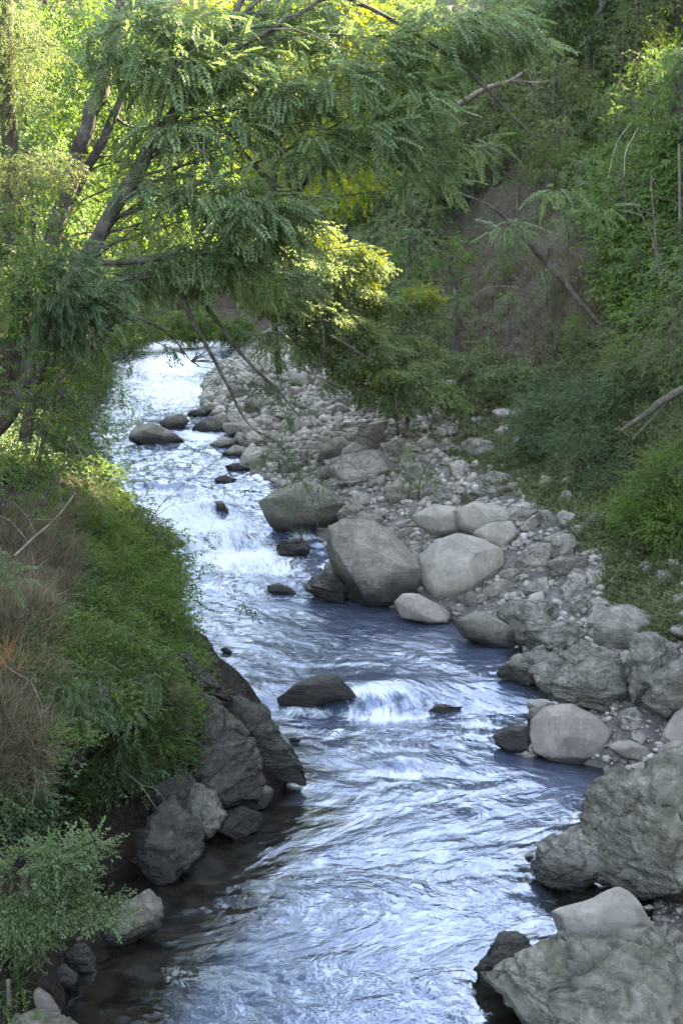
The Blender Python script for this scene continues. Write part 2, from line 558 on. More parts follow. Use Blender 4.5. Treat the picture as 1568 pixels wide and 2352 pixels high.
def terrain_mat():
    m, nt = new_mat('ground')
    g = N(nt)
    geo = g('ShaderNodeNewGeometry')
    pos = geo.outputs['Position']
    z = g.attr('zone')
    n1 = g.noise(pos, 1.1, 6, .6); n2 = g.noise(pos, 8.0, 6, .7); n3 = g.noise(pos, 40.0, 3, .6)
    soil = g.mix(g.ramp(n1, [(.35, 0.0), (.65, 1.0)]), (0.075, 0.052, 0.036), (0.150, 0.108, 0.078))
    soil = g.mix(g.ramp(n2, [(.5, 0.0), (.7, .8)]), soil, (0.20, 0.155, 0.115))
    soil = g.mix(g.ramp(g.noise(pos, 2.3, 5, .7), [(.50, 0.0), (.62, .9)]), soil, (0.045, 0.060, 0.020))
    vor = g('ShaderNodeTexVoronoi', Scale=9.0)
    g.set(vor.inputs['Vector'], pos)
    gr = g.mix(g.ramp(g.math('ADD', g.math('MULTIPLY', n3, .5), g.math('MULTIPLY', n2, .5)), [(.35, 0.0), (.65, 1.0)]), (0.13, 0.12, 0.105), (0.30, 0.285, 0.265))
    sep = g('ShaderNodeSeparateColor'); g.set(sep.inputs[0], vor.outputs['Color'])
    gr = g.mix(g.math('MULTIPLY', sep.outputs[0], .45), gr, (0.36, 0.34, 0.32))
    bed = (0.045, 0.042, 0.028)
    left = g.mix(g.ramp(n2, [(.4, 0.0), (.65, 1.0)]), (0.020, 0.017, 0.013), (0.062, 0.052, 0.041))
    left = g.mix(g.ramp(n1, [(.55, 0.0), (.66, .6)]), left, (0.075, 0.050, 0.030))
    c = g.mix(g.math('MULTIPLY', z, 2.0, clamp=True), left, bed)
    zz = g.math('ADD', z, g.math('MULTIPLY', g.math('SUBTRACT', n2, .5), .8))
    c = g.mix(g.math('MULTIPLY', g.math('SUBTRACT', z, .5), 2.0, clamp=True), c, gr)
    c = g.mix(g.math('SUBTRACT', zz, 1.15, clamp=True), c, soil)
    p = g('ShaderNodeBsdfPrincipled', Roughness=.93)
    p.inputs['Specular IOR Level'].default_value = .2
    g.set(p.inputs['Base Color'], c)
    h = g.math('ADD', g.math('MULTIPLY', n2, 1.0), g.math('MULTIPLY', n3, .4))
    h = g.math('SUBTRACT', h, g.math('MULTIPLY', vor.outputs['Distance'], .5))
    g.set(p.inputs['Normal'], g.bump(h, 1.0, .16))
    g.out(p.outputs[0])
    return m


TV, TF, TZ = build_terrain()
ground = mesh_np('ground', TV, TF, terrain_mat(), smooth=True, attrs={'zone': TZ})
tag(ground, 'rocky river banks and steep wooded valley sides of brown soil', 'ground', kind='structure')
BVH = BVHTree.FromPolygons([tuple(v) for v in TV], [tuple(f) for f in TF])


def hit(px, py, water=True):
    """where the ray through a picture point meets ground or water"""
    v = ray(px, py)
    vn = Vector(v).normalized()
    loc, nrm, i, d = BVH.ray_cast(Vector(C0), vn)
    best = None
    if loc is not None:
        best = np.array(loc)
    if water and v[2] < 0:
        q = on_water(px, py)
        if best is None or q[1] < best[1]:
            best = q
    if best is None:
        best = W(px, py, 90)
    return best


def ground_z(x, y):
    loc, nrm, i, d = BVH.ray_cast(Vector((x, y, 120)), Vector((0, 0, -1)))
    return (loc[2], np.array(nrm)) if loc is not None else (0.0, np.array([0, 0, 1.0]))


# ------------------------------------------------------------------ water
# foam patches: (px, py, radius x, radius y, strength) in picture units, laid on the water
FOAM = [(400, 1180, 120, 28, .9), (470, 1215, 150, 30, 1.0), (560, 1290, 160, 40, 1.0), (500, 1250, 110, 35, .8), (640, 1310, 90, 28, .8),
        (480, 1150, 120, 22, .55), (420, 1060, 170, 40, .38), (400, 900, 150, 60, .75), (400, 840, 120, 40, .95), (420, 800, 120, 20, 1.0), (460, 1005, 60, 16, .85), (520, 1070, 60, 20, .5),
        (560, 1360, 120, 30, .55), (470, 1440, 70, 60, .62), (490, 1540, 60, 40, .75), (560, 1590, 60, 22, .6), (860, 1606, 110, 16, 1.0), (700, 1640, 90, 18, .75), (930, 1625, 130, 26, .6),
        (1100, 1665, 60, 16, .75), (1080, 1690, 90, 22, .55), (930, 1755, 70, 9, .8), (760, 1690, 150, 30, .45), (870, 1720, 180, 40, .42), (340, 1160, 60, 25, .6), (800, 1170, 22, 14, .8),
        (590, 1250, 40, 30, .7), (300, 950, 80, 30, .5), (330, 1020, 100, 30, .35)]
# low standing humps of water sliding over drowned stones: (px, py, radius m, height)
HUMPS = [(520, 1245, .9, .30), (880, 1592, 1.0, .20), (470, 1175, .8, .22), (380, 1120, .9, .2), (700, 1225, .6, .2), (930, 1752, .55, .07), (600, 1300, .6, .15), (330, 870, 1.2, .3), (400, 900, 1.4, .3)]


def build_water():
    Ys = [-12.0]
    while Ys[-1] < 92:
        y = Ys[-1]
        Ys.append(y + (0.6 if y < 10 else max(0.035, 0.0030 * y)))
    Ys = np.array(Ys)
    nC = 230
    V = []; flow = []
    for y in Ys:
        a = float(XL(y)) - 1.6; b = float(XR(y)) + 1.3
        u = np.linspace(0, 1, nC)
        x = a + (b - a) * u
        V.append(np.stack([x, np.full(nC, y), np.full(nC, float(zw(y)))], 1))
        mid = 0.5 * (float(XL(y)) + float(XR(y)))
        flow.append(np.stack([x - mid, np.full(nC, y), np.zeros(nC)], 1))
    V = np.array(V).reshape(-1, 3); flow = np.array(flow).reshape(-1, 3)
    px, py = to_px(V)
    foam = np.zeros(len(V))
    for (fx, fy, rx, ry, s) in FOAM:
        foam = np.maximum(foam, s * np.exp(-(((px - fx) / rx) ** 2 + ((py - fy) / ry) ** 2)))
    foam = foam + .16 * sstep(V[:, 1], 32, 44) * (foam > .02)
    rapid = sstep(V[:, 1], 29, 36) * .8 + .2 * sstep(V[:, 1], 20, 26)
    rapid = np.maximum(rapid, foam * .8)
    Q = flow * np.array([1.0, .8, 1])
    z = fbm(Q, .8, 3, 40) * .035 + fbm(flow * np.array([1.3, 2.0, 1]), 1.5, 4, 41) * .018
    rg = 1 - np.abs(fbm(flow * np.array([1.0, 1.7, 1]), 1.3, 4, 42)) * 2
    z = z + rapid * (rg * .09 + fbm(flow, 2.8, 3, 43) * .06)
    for (hx, hy, r, h) in HUMPS:
        c = on_water(hx, hy)
        d2 = ((V[:, 0] - c[0]) / r) ** 2 + ((V[:, 1] - c[1]) / (r * .55)) ** 2
        z = z + h * np.exp(-d2)
        # trough just downstream, with foam
        d3 = ((V[:, 0] - c[0]) / (r * 1.1)) ** 2 + ((V[:, 1] - c[1] + r * .9) / (r * .45)) ** 2
        z = z - h * .35 * np.exp(-d3)
        foam = np.maximum(foam, .85 * np.exp(-d3 * .9))
    V[:, 2] += z
    foam = np.clip(foam, 0, 1)
    m = len(Ys)
    idx = np.arange(m * nC).reshape(m, nC)
    F = np.stack([idx[:-1, :-1], idx[:-1, 1:], idx[1:, 1:], idx[1:, :-1]], -1).reshape(-1, 4)
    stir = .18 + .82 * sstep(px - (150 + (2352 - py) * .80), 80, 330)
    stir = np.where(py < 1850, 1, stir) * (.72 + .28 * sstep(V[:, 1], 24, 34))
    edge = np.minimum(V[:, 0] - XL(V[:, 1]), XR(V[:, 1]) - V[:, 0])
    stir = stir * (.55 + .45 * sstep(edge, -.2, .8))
    return V, F, foam, flow, rapid, stir


def water_mat():
    m, nt = new_mat('river_water')
    g = N(nt)
    fl = g.attr('flow', 1)
    foam = g.attr('foam'); rap = g.attr('rapid')
    w1 = g.noise(g.mapping(fl, (1.0, 1.0, 1), (0, 0, .4)), 1.1, 4, .55, 1.0)
    w2 = g.noise(g.mapping(fl, (1.0, .9, 1), (0, 0, -.3)), 4.2, 4, .60, .9)
    w3 = g.noise(fl, 13.0, 3, .5, 1.0)
    calm = g.ramp(g.noise(fl, .55, 3, .6, .5), [(.36, .35), (.62, 1.0)])
    calm = g.math('MULTIPLY', calm, g.attr('stir'))
    rdg = g.math('POWER', g.math('MULTIPLY', g.math('ABSOLUTE', g.math('SUBTRACT', w2, .5)), 2.0, clamp=True), .6)
    h = g.math('MULTIPLY', w1, 1.0)
    h2 = g.math('ADD', g.math('MULTIPLY', w2, .20), g.math('MULTIPLY', rdg, -.12))
    h2 = g.math('ADD', h2, g.math('MULTIPLY', w3, .065))
    h = g.math('MULTIPLY', g.math('ADD', h, h2), calm)
    nrm = g.bump(h, 1.0, .095)
    # foam mask: streaks along the flow
    s1 = g.noise(g.mapping(fl, (1.6, .55, 1)), 2.0, 7, .68, 1.6)
    s2 = g.noise(g.mapping(fl, (2.2, .9, 1)), 7.0, 6, .7, .8)
    s = g.math('ADD', g.math('MULTIPLY', s1, .62), g.math('MULTIPLY', s2, .38))
    fm = g.math('ADD', g.math('MULTIPLY', g.math('SUBTRACT', s, .5), 2.6), g.math('SUBTRACT', foam, .46))
    fm = g.math('MULTIPLY', fm, 2.3, clamp=True)
    p = g('ShaderNodeBsdfPrincipled')
    p.inputs['Base Color'].default_value = (0.030, 0.038, 0.040, 1)
    p.inputs['Roughness'].default_value = .07
    p.inputs['IOR'].default_value = 1.85
    p.inputs['Specular IOR Level'].default_value = .8
    p.inputs['Specular Tint'].default_value = (.62, .74, 1.0, 1)
    g.set(p.inputs['Normal'], nrm)
    # aerated water is pale and milky; reflected sky blue is painted in too
    air_sky = g.math('MULTIPLY', g.math('ADD', g.math('MULTIPLY', rap, .55), g.math('MULTIPLY', foam, .4)), g.ramp(s, [(.35, .1), (.6, 1.0)]), clamp=True)
    bedc = g.mix(g.ramp(g.noise(fl, 3.0, 4, .6), [(.4, 0.0), (.6, 1.0)]), (0.008, 0.008, 0.006), (0.024, 0.021, 0.015))
    sky_fill = g.math('MULTIPLY', g.ramp(g.attr('stir'), [(.45, 0.0), (.72, 1.0)]), g.math('ADD', g.math('MULTIPLY', s, .5), .22))  # sky's blue painted into the base colour, lifting dark reflections
    air_sky = g.math('MAXIMUM', air_sky, sky_fill)
    bc = g.mix(air_sky, bedc, (0.12, 0.155, 0.24))
    g.set(p.inputs['Base Color'], bc)
    f = g('ShaderNodeBsdfPrincipled', Roughness=.6)
    f.inputs['Base Color'].default_value = (.70, .745, .79, 1)
    f.inputs['Subsurface Weight'].default_value = 0.0
    g.set(f.inputs['Normal'], g.bump(g.math('ADD', h, s2), .7, .05))
    mx = g('ShaderNodeMixShader')
    g.set(mx.inputs[0], fm)
    nt.links.new(p.outputs[0], mx.inputs[1]); nt.links.new(f.outputs[0], mx.inputs[2])
    g.out(mx.outputs[0])
    return m


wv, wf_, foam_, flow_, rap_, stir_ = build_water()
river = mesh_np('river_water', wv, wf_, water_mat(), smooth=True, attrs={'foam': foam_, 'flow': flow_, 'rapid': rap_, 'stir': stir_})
tag(river, 'clear rippling river running over rapids between boulders', 'river', kind='structure')

# ------------------------------------------------------------------ rocks
_ico = {}


def ico(level):
    if level not in _ico:
        bm = bmesh.new()
        bmesh.ops.create_icosphere(bm, subdivisions=level, radius=1.0)
        V = np.array([v.co[:] for v in bm.verts])
        F = np.array([[v.index for v in f.verts] for f in bm.faces])
        bm.free()
        _ico[level] = (V, F)
    return _ico[level]


def unit_(a):
    return a / np.linalg.norm(a)


def rockify(V, size, seed, kind):
    """V in metres round the origin; returns displaced V and crack attribute"""
    rs = np.random.RandomState(seed)
    nrm = V / (np.linalg.norm(V, axis=1)[:, None] + 1e-9)
    ref = V.copy()
    crk = np.zeros(len(V))
    if kind == 'smooth':
        V = V + nrm * (fbm(ref, .9 / size, 3, seed) * .09 * size)[:, None]
        for i in range(9):
            n = unit_(np.array([rs.normal() * .8, -abs(rs.normal()) - (.3 if i < 6 else -1.2), rs.normal() * .8]))
            e = (V @ n).max()
            d = e * rs.uniform(.74, .92)
            o = np.clip(V @ n - d, 0, None)
            V = V - n * (o * .88)[:, None]
        V = V + nrm * (fbm(ref, 3 / size, 4, seed + 3) * .022 * size)[:, None]
        V = V + nrm * (fbm(ref, 14 / size, 3, seed + 5) * .007 * size)[:, None]
    else:
        for i in range(14):
            n = unit_(np.array([rs.normal() * .9, -abs(rs.normal()) - (.2 if i < 9 else -1.2), rs.normal() * .9]))
            e = (V @ n).max()
            d = e * rs.uniform(.62, .92)
            o = np.clip(V @ n - d, 0, None)
            V = V - n * (o * .92)[:, None]
        # broken blocks: every cell gets a facet of its own tilt, cracks between
        ax = unit_(np.array([rs.uniform(-.6, .6), rs.uniform(-.3, .3), 1.0]))
        for (cnt, amp, cw) in ((16, .085, .045), (60, .055, .03), (240, .028, .02)):
            pts = rs.normal(size=(cnt, 3)); pts /= np.linalg.norm(pts, axis=1)[:, None]
            S = np.abs(ref).max(0)
            pts = pts * S * rs.uniform(.7, 1.0, (cnt, 1))
            wv_ = ref + np.stack([fbm(ref, 2.4 / size, 3, seed + 20 + i) for i in range(3)], 1) * size * .16
            best = np.full(len(V), 1e9); sec = np.full(len(V), 1e9); bi = np.zeros(len(V), int)
            for i, q in enumerate(pts):
                df = wv_ - q
                dd = (df ** 2).sum(1) + 2.2 * (df @ ax) ** 2
                m1 = dd < best
                sec = np.where(m1, best, np.minimum(sec, dd))
                bi = np.where(m1, i, bi)
                best = np.where(m1, dd, best)
            edge = (np.sqrt(sec) - np.sqrt(best)) / size
            gr_ = rs.normal(size=(cnt, 3)) * .38
            tilt = ((ref - pts[bi]) * gr_[bi]).sum(1) / size
            tilt = np.clip(tilt, -.5, .5)
            off = rs.uniform(-1, 1, cnt)[bi]
            cr = np.exp(-(edge / cw) ** 2)
            V = V + nrm * (((off * .6 + tilt * 2.2) * amp * np.clip(edge / (cw * 1.6), 0, 1) - cr * amp * .55) * size)[:, None]
            crk = np.maximum(crk, cr * (.85 if cnt < 50 else .6 if cnt < 100 else .3))
        # bedding: ledges standing in and out along the bedding axis
        hb = (ref @ ax) / (size * .20) + fbm(ref, 1.3 / size, 3, seed + 51) * 1.1
        kb = np.floor(hb); fb = hb - kb
        ob = _hash(kb.astype(np.int64) + 500, np.zeros(len(V), np.int64), np.zeros(len(V), np.int64), seed)
        ob2 = _hash(kb.astype(np.int64) + 501, np.zeros(len(V), np.int64), np.zeros(len(V), np.int64), seed)
        tb = sstep(fb, .80, 1.0)
        V = V + nrm * (((ob * (1 - tb) + ob2 * tb) - .5) * .13 * size)[:, None]
        gr2 = np.exp(-((fb - .92) / .06) ** 2)
        V = V - nrm * (gr2 * .03 * size)[:, None]
        crk = np.maximum(crk, gr2 * .7)
        V = V + nrm * (fbm(ref, 6 / size, 4, seed + 3, .6) * .022 * size)[:, None]
    return V, crk


BOULDERS = []


def boulder(name, label, poly, kind='smooth', mat='rock_grey', level=5, deep=.8, seed=None, base=None, wetz=.22, group=None, sink=0.0, cat='rock', nowater=False):
    poly = np.array(poly, float)
    seed = seed if seed is not None else int(poly.sum()) % 9973
    lo = poly[poly[:, 1].argmax()]
    if base is None:
        h = hit(lo[0], lo[1] - 2)
        Yb = h[1]
    else:
        Yb = base
    c2 = np.array([(poly[:, 0].min() + poly[:, 0].max()) / 2, (poly[:, 1].min() + poly[:, 1].max()) / 2])
    c2 = .5 * c2 + .5 * poly.mean(0)
    dist = Yb / cp
    s = dist / FPX
    wpx = (poly[:, 0].max() - poly[:, 0].min()) / 2; hpx = (poly[:, 1].max() - poly[:, 1].min()) / 2
    rm = math.sqrt(wpx * hpx) * s
    dd = max(rm, .6 * wpx * s) * deep
    Yc = Yb + dd * .55
    s = (Yc / FPX) / (FWD + UPV * ((1176 - c2[1]) / FPX))[1]
    ctr = W(c2[0], c2[1], Yc)
    # densified outline in polar form
    q = np.vstack([poly, poly[:1]])
    dens = np.vstack([q[i] + (q[i + 1] - q[i]) * t for i in range(len(poly)) for t in np.linspace(0, 1, 24, endpoint=False)])
    rel = (dens - c2) * np.array([1, -1])
    th = np.arctan2(rel[:, 1], rel[:, 0]); rr = np.hypot(rel[:, 0], rel[:, 1]) * s
    o = np.argsort(th); th, rr = th[o], rr[o]
    th = np.concatenate([th - 2 * math.pi, th, th + 2 * math.pi]); rr = np.concatenate([rr, rr, rr])
    U, F = ico(level)
    a = np.arctan2(U[:, 1], U[:, 0])
    ss = np.hypot(U[:, 0], U[:, 1])
    ss2 = ss ** .82
    Rr = np.interp(a, th, rr)
    X = np.cos(a) * ss2 * Rr; Y = np.sin(a) * ss2 * Rr; Z = U[:, 2] * dd
    V = np.stack([X, Z, Y], 1)            # local: x right, y away, z up (picture up)
    grow = 1.05 if kind == 'smooth' else 1.13
    V, crk = rockify(V * grow, rm, seed, kind)
    # to world
    v = ray(*c2); v /= np.linalg.norm(v)
    r = np.cross(v, [0, 0, 1.0]); r /= np.linalg.norm(r); u = np.cross(r, v)
    Wv = V[:, :1] * r + V[:, 1:2] * v + V[:, 2:3] * u
    wl = float(zw(ctr[1]))
    wet = np.clip(1 - (Wv[:, 2] + ctr[2] - wl) / max(wetz, .01) * .5, 0, 1) if wetz > 0 else np.zeros(len(V))
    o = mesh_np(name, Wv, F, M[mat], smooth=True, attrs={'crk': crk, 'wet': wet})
    o.location = ctr - np.array([0, 0, sink])
    tag(o, label, cat, group)
    BOULDERS.append((ctr, rm))
    return o


B = boulder
B('boulder', 'large smooth tan boulder, darkest and most rounded, at the water edge mid-picture', [(755, 1215), (790, 1194), (860, 1198), (900, 1220), (940, 1262), (975, 1315), (985, 1350), (950, 1382), (880, 1396), (800, 1380), (768, 1330), (757, 1270)], 'smooth', 'rock_grey', 6, .85, wetz=.7, cat='boulder')
B('boulder', 'big pale faceted boulder right of the large rounded one', [(968, 1280), (1005, 1245), (1050, 1230), (1110, 1243), (1146, 1260), (1152, 1300), (1132, 1335), (1100, 1358), (1050, 1372), (1000, 1378), (975, 1340)], 'smooth', 'rock_pale', 6, .8, wetz=0, cat='boulder')
B('boulder', 'whitish smooth oblong stone lying at the foot of the big boulders', [(906, 1385), (925, 1366), (955, 1366), (1005, 1388), (1044, 1412), (1036, 1430), (985, 1437), (922, 1420)], 'smooth', 'rock_pink', 5, .9, wetz=.12)
B('boulder', 'pale wedge shaped rock behind the large rounded boulder', [(940, 1190), (995, 1158), (1050, 1166), (1080, 1200), (1055, 1232), (990, 1228)], 'smooth', 'rock_pale', 5, .9, wetz=0)
B('boulder', 'pale flat topped rock on the bar above the faceted boulder', [(1046, 1175), (1095, 1153), (1150, 1162), (1182, 1190), (1150, 1216), (1090, 1238), (1055, 1215)], 'smooth', 'rock_pale', 5, .9, wetz=0)
B('boulder', 'light slanting rock leaning at the upper right of the faceted boulder', [(1085, 1225), (1120, 1200), (1170, 1198), (1192, 1225), (1155, 1262), (1115, 1252)], 'smooth', 'rock_pale', 5, .9, wetz=0)
B('boulder', 'wide mossy boulder beside the white rapids, half behind leaves', [(586, 1160), (630, 1130), (700, 1106), (760, 1130), (796, 1165), (790, 1198), (740, 1218), (650, 1218), (600, 1195)], 'smooth', 'rock_mossy', 5, .8, wetz=.5, cat='boulder')
B('rock', 'dark mossy square rock standing in the rapids', [(638, 1258), (655, 1235), (690, 1230), (712, 1262), (705, 1284), (650, 1284)], 'crag', 'rock_dark', 5, .9, wetz=.5)
B('rock', 'dark broken rock in the water at the left foot of the large boulder', [(706, 1335), (738, 1310), (790, 1320), (805, 1360), (795, 1388), (740, 1378), (710, 1357)], 'crag', 'rock_dark', 5, .9, wetz=.6)
B('rock', 'small black wet dome of rock alone below the rapids', [(610, 1347), (640, 1339), (668, 1350), (684, 1369), (640, 1368), (612, 1364)], 'smooth', 'rock_dark', 4, .9, wetz=1.5)
B('rock', 'low grey whale backed rock in the far channel', [(288, 1006), (315, 980), (350, 972), (400, 995), (420, 1016), (400, 1026), (330, 1024)], 'smooth', 'rock_grey', 5, .7, wetz=.35)
B('rock', 'squat rock just behind the whale backed rock', [(358, 975), (385, 955), (420, 950), (434, 968), (420, 986), (390, 990)], 'smooth', 'rock_grey', 4, .9, wetz=.3)
B('rock', 'far angular rock at the head of the stony bar', [(440, 985), (470, 962), (505, 950), (545, 962), (540, 985), (480, 998)], 'crag', 'rock_grey', 4, .9, wetz=.3)
B('rock', 'thin flat far rock left of the head of the bar', [(424, 948), (470, 934), (508, 940), (500, 953), (450, 960)], 'crag', 'rock_grey', 4, .9, wetz=.2)
B('rock', 'upper of two pale round stones at the far channel edge', [(482, 1022), (510, 1003), (542, 1010), (532, 1031), (490, 1034)], 'smooth', 'rock_pale', 4, .9, wetz=.2)
B('rock', 'lower of two pale round stones at the far channel edge', [(510, 1042), (540, 1022), (574, 1032), (566, 1052), (520, 1052)], 'smooth', 'rock_pale', 4, .9, wetz=.2)
B('rock', 'dark sloping rock splitting the water in mid river', [(634, 1605), (680, 1572), (740, 1550), (778, 1547), (800, 1572), (814, 1602), (760, 1614), (690, 1628), (643, 1620)], 'smooth', 'rock_dark', 5, .8, wetz=.5)
B('rock', 'small black rock against the tip of the left outcrop', [(518, 1612), (545, 1599), (582, 1615), (580, 1632), (525, 1628)], 'smooth', 'rock_dark', 4, .9, wetz=1.2)
B('rock', 'undercut pointed rock hanging over dark water right of the white stone', [(1038, 1436), (1070, 1418), (1110, 1404), (1150, 1418), (1190, 1440), (1200, 1486), (1130, 1490), (1065, 1466)], 'smooth', 'rock_grey', 5, .9, wetz=.4)
B('rock', 'rough grey rock behind the undercut pointed rock', [(1142, 1402), (1200, 1388), (1262, 1398), (1315, 1420), (1300, 1442), (1240, 1467), (1200, 1484), (1162, 1450)], 'crag', 'rock_crag', 5, .9, wetz=0)
B('rock', 'long pitted rock slab left of the rounded lichen boulder', [(1198, 1462), (1240, 1440), (1330, 1418), (1376, 1436), (1376, 1474), (1330, 1502), (1260, 1505), (1208, 1488)], 'crag', 'rock_crag', 5, .9, wetz=.2)
B('boulder', 'rounded lichen spotted boulder near the grass on the right', [(1366, 1440), (1393, 1400), (1440, 1390), (1487, 1408), (1490, 1450), (1452, 1485), (1392, 1505), (1368, 1482)], 'smooth', 'rock_crag', 5, .9, wetz=0, cat='boulder')
B('rock', 'small rough rock at the waterline left of the big craggy block', [(1146, 1542), (1180, 1508), (1222, 1500), (1250, 1520), (1246, 1552), (1200, 1580), (1150, 1564)], 'crag', 'rock_crag', 5, .9, wetz=.4)
B('boulder', 'big cracked and pitted grey block at the right water edge', [(1190, 1572), (1260, 1520), (1340, 1478), (1402, 1490), (1428, 1540), (1442, 1602), (1402, 1630), (1300, 1616), (1220, 1598)], 'crag', 'rock_crag', 6, .8, wetz=.35, cat='boulder')
B('boulder', 'tall knobbly light grey boulder at the right picture edge', [(1434, 1510), (1458, 1458), (1510, 1450), (1552, 1468), (1580, 1520), (1545, 1580), (1490, 1626), (1440, 1610)], 'crag', 'rock_crag', 5, .9, wetz=0, cat='boulder')
B('boulder', 'dark mossy boulder cut by the right edge, below the knobbly one', [(1484, 1622), (1500, 1560), (1560, 1520), (1620, 1510), (1650, 1600), (1590, 1655), (1500, 1645)], 'crag', 'rock_mossy', 5, .9, wetz=0, cat='boulder')
B('boulder', 'smooth pinkish boulder on the right shore beside a dark wet rock', [(1222, 1662), (1248, 1630), (1310, 1622), (1372, 1646), (1400, 1680), (1380, 1722), (1332, 1754), (1270, 1751), (1230, 1732), (1222, 1695)], 'smooth', 'rock_pink', 6, .8, wetz=.12, cat='boulder')
B('rock', 'dark wet rock touching the left side of the smooth pinkish boulder', [(1134, 1692), (1160, 1672), (1222, 1666), (1236, 1700), (1228, 1733), (1170, 1731), (1138, 1712)], 'smooth', 'rock_dark', 5, .9, wetz=.5)
B('rock', 'upright pinkish slab at the right edge above the shore stones', [(1522, 1695), (1548, 1640), (1580, 1610), (1640, 1620), (1650, 1720), (1560, 1725)], 'smooth', 'rock_pink', 5, .9, wetz=0)
B('rock', 'flat faced pink stone at the right edge under the upright slab', [(1508, 1725), (1545, 1704), (1610, 1700), (1620, 1758), (1530, 1764)], 'smooth', 'rock_pink', 4, .9, wetz=0)
B('rock', 'grey oval stone by the water above the large layered crag', [(1405, 1790), (1430, 1763), (1472, 1749), (1506, 1770), (1484, 1808), (1420, 1815)], 'smooth', 'rock_pink', 5, .9, wetz=.12)
B('rock', 'flat tan cobble between the pink boulder and the right edge', [(1386, 1718), (1440, 1700), (1500, 1720), (1482, 1746), (1420, 1742)], 'smooth', 'rock_pink', 4, .9, wetz=0)
B('boulder', 'small broken foot of the large layered crag reaching into the river', [(1200, 1965), (1235, 1932), (1320, 1900), (1372, 1930), (1378, 1990), (1340, 2040), (1255, 2035), (1208, 2005)], 'crag', 'rock_crag', 6, .8, wetz=.35, cat='boulder')
B('crag', 'large layered grey green crag filling the lower right edge', [(1310, 1905), (1400, 1822), (1480, 1772), (1568, 1722), (1680, 1700), (1720, 1900), (1680, 2080), (1565, 2085), (1480, 2058), (1400, 2046), (1340, 2010), (1312, 1960)], 'crag', 'rock_mossy', 6, .7, wetz=.2, cat='crag')
B('boulder', 'pale smooth sloping slab resting on the lower right rock', [(1258, 2118), (1290, 2096), (1365, 2070), (1410, 2036), (1440, 2040), (1462, 2070), (1495, 2120), (1508, 2150), (1430, 2176), (1290, 2172)], 'smooth', 'rock_pale', 6, .7, base=15.3, wetz=0, cat='boulder')
B('crag', 'lowest big folded grey rock in the bottom right corner', [(1235, 2196), (1300, 2165), (1430, 2150), (1530, 2132), (1640, 2130), (1740, 2250), (1720, 2480), (1400, 2480), (1260, 2400), (1150, 2345), (1068, 2300), (1110, 2272), (1180, 2232)], 'crag', 'rock_mossy', 6, .55, base=13.6, wetz=.25, cat='crag')
B('rock', 'dark angular rock at the water edge left of the lowest crag', [(1072, 2216), (1110, 2165), (1170, 2148), (1225, 2160), (1250, 2190), (1200, 2240), (1140, 2275), (1092, 2275)], 'crag', 'rock_dark', 5, .8, wetz=.4)
B('rock', 'dim rock in the shadow between the crag and the pale slab', [(1490, 2110), (1530, 2095), (1600, 2100), (1620, 2150), (1540, 2160), (1495, 2150)], 'crag', 'rock_dark', 4, .8, base=17.2, wetz=0)
# left side
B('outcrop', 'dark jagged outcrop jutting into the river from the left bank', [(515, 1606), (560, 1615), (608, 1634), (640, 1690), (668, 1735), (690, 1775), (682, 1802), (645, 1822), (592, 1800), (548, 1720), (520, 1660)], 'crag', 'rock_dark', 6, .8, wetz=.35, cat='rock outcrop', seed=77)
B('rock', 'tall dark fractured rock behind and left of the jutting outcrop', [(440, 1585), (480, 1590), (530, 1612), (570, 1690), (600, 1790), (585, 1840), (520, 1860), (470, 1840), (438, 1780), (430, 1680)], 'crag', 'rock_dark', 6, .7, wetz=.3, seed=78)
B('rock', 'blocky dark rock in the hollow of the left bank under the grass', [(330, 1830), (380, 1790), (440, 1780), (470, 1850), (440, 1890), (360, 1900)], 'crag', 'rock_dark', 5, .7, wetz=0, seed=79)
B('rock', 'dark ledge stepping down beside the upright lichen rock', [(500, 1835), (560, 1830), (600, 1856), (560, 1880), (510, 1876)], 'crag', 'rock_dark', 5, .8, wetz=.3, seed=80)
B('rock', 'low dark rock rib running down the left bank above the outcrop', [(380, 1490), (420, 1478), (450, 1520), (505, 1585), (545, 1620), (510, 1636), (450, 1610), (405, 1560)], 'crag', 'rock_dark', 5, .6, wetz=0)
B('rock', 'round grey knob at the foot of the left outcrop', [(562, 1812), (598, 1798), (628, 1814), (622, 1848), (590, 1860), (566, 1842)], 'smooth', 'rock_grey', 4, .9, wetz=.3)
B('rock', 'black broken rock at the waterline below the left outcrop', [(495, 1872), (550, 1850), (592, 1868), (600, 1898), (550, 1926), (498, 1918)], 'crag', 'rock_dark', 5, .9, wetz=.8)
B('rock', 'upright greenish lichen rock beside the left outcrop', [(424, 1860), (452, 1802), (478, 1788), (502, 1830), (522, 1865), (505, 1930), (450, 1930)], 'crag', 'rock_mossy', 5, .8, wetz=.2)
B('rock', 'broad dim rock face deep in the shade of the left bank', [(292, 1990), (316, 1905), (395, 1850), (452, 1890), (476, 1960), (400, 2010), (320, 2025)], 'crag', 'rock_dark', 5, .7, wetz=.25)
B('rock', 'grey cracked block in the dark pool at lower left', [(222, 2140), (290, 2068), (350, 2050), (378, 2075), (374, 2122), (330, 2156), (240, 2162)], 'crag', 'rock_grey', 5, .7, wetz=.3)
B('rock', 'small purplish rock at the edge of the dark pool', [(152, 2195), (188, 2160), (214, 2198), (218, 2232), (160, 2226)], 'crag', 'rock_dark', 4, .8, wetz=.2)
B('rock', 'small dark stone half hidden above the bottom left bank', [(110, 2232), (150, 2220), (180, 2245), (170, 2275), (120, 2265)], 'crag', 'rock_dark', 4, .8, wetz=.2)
B('rock', 'rounded tan rock in the moss at bottom left', [(56, 2290), (92, 2270), (116, 2290), (140, 2335), (112, 2352), (76, 2345)], 'smooth', 'rock_grey', 5, .8, wetz=0)
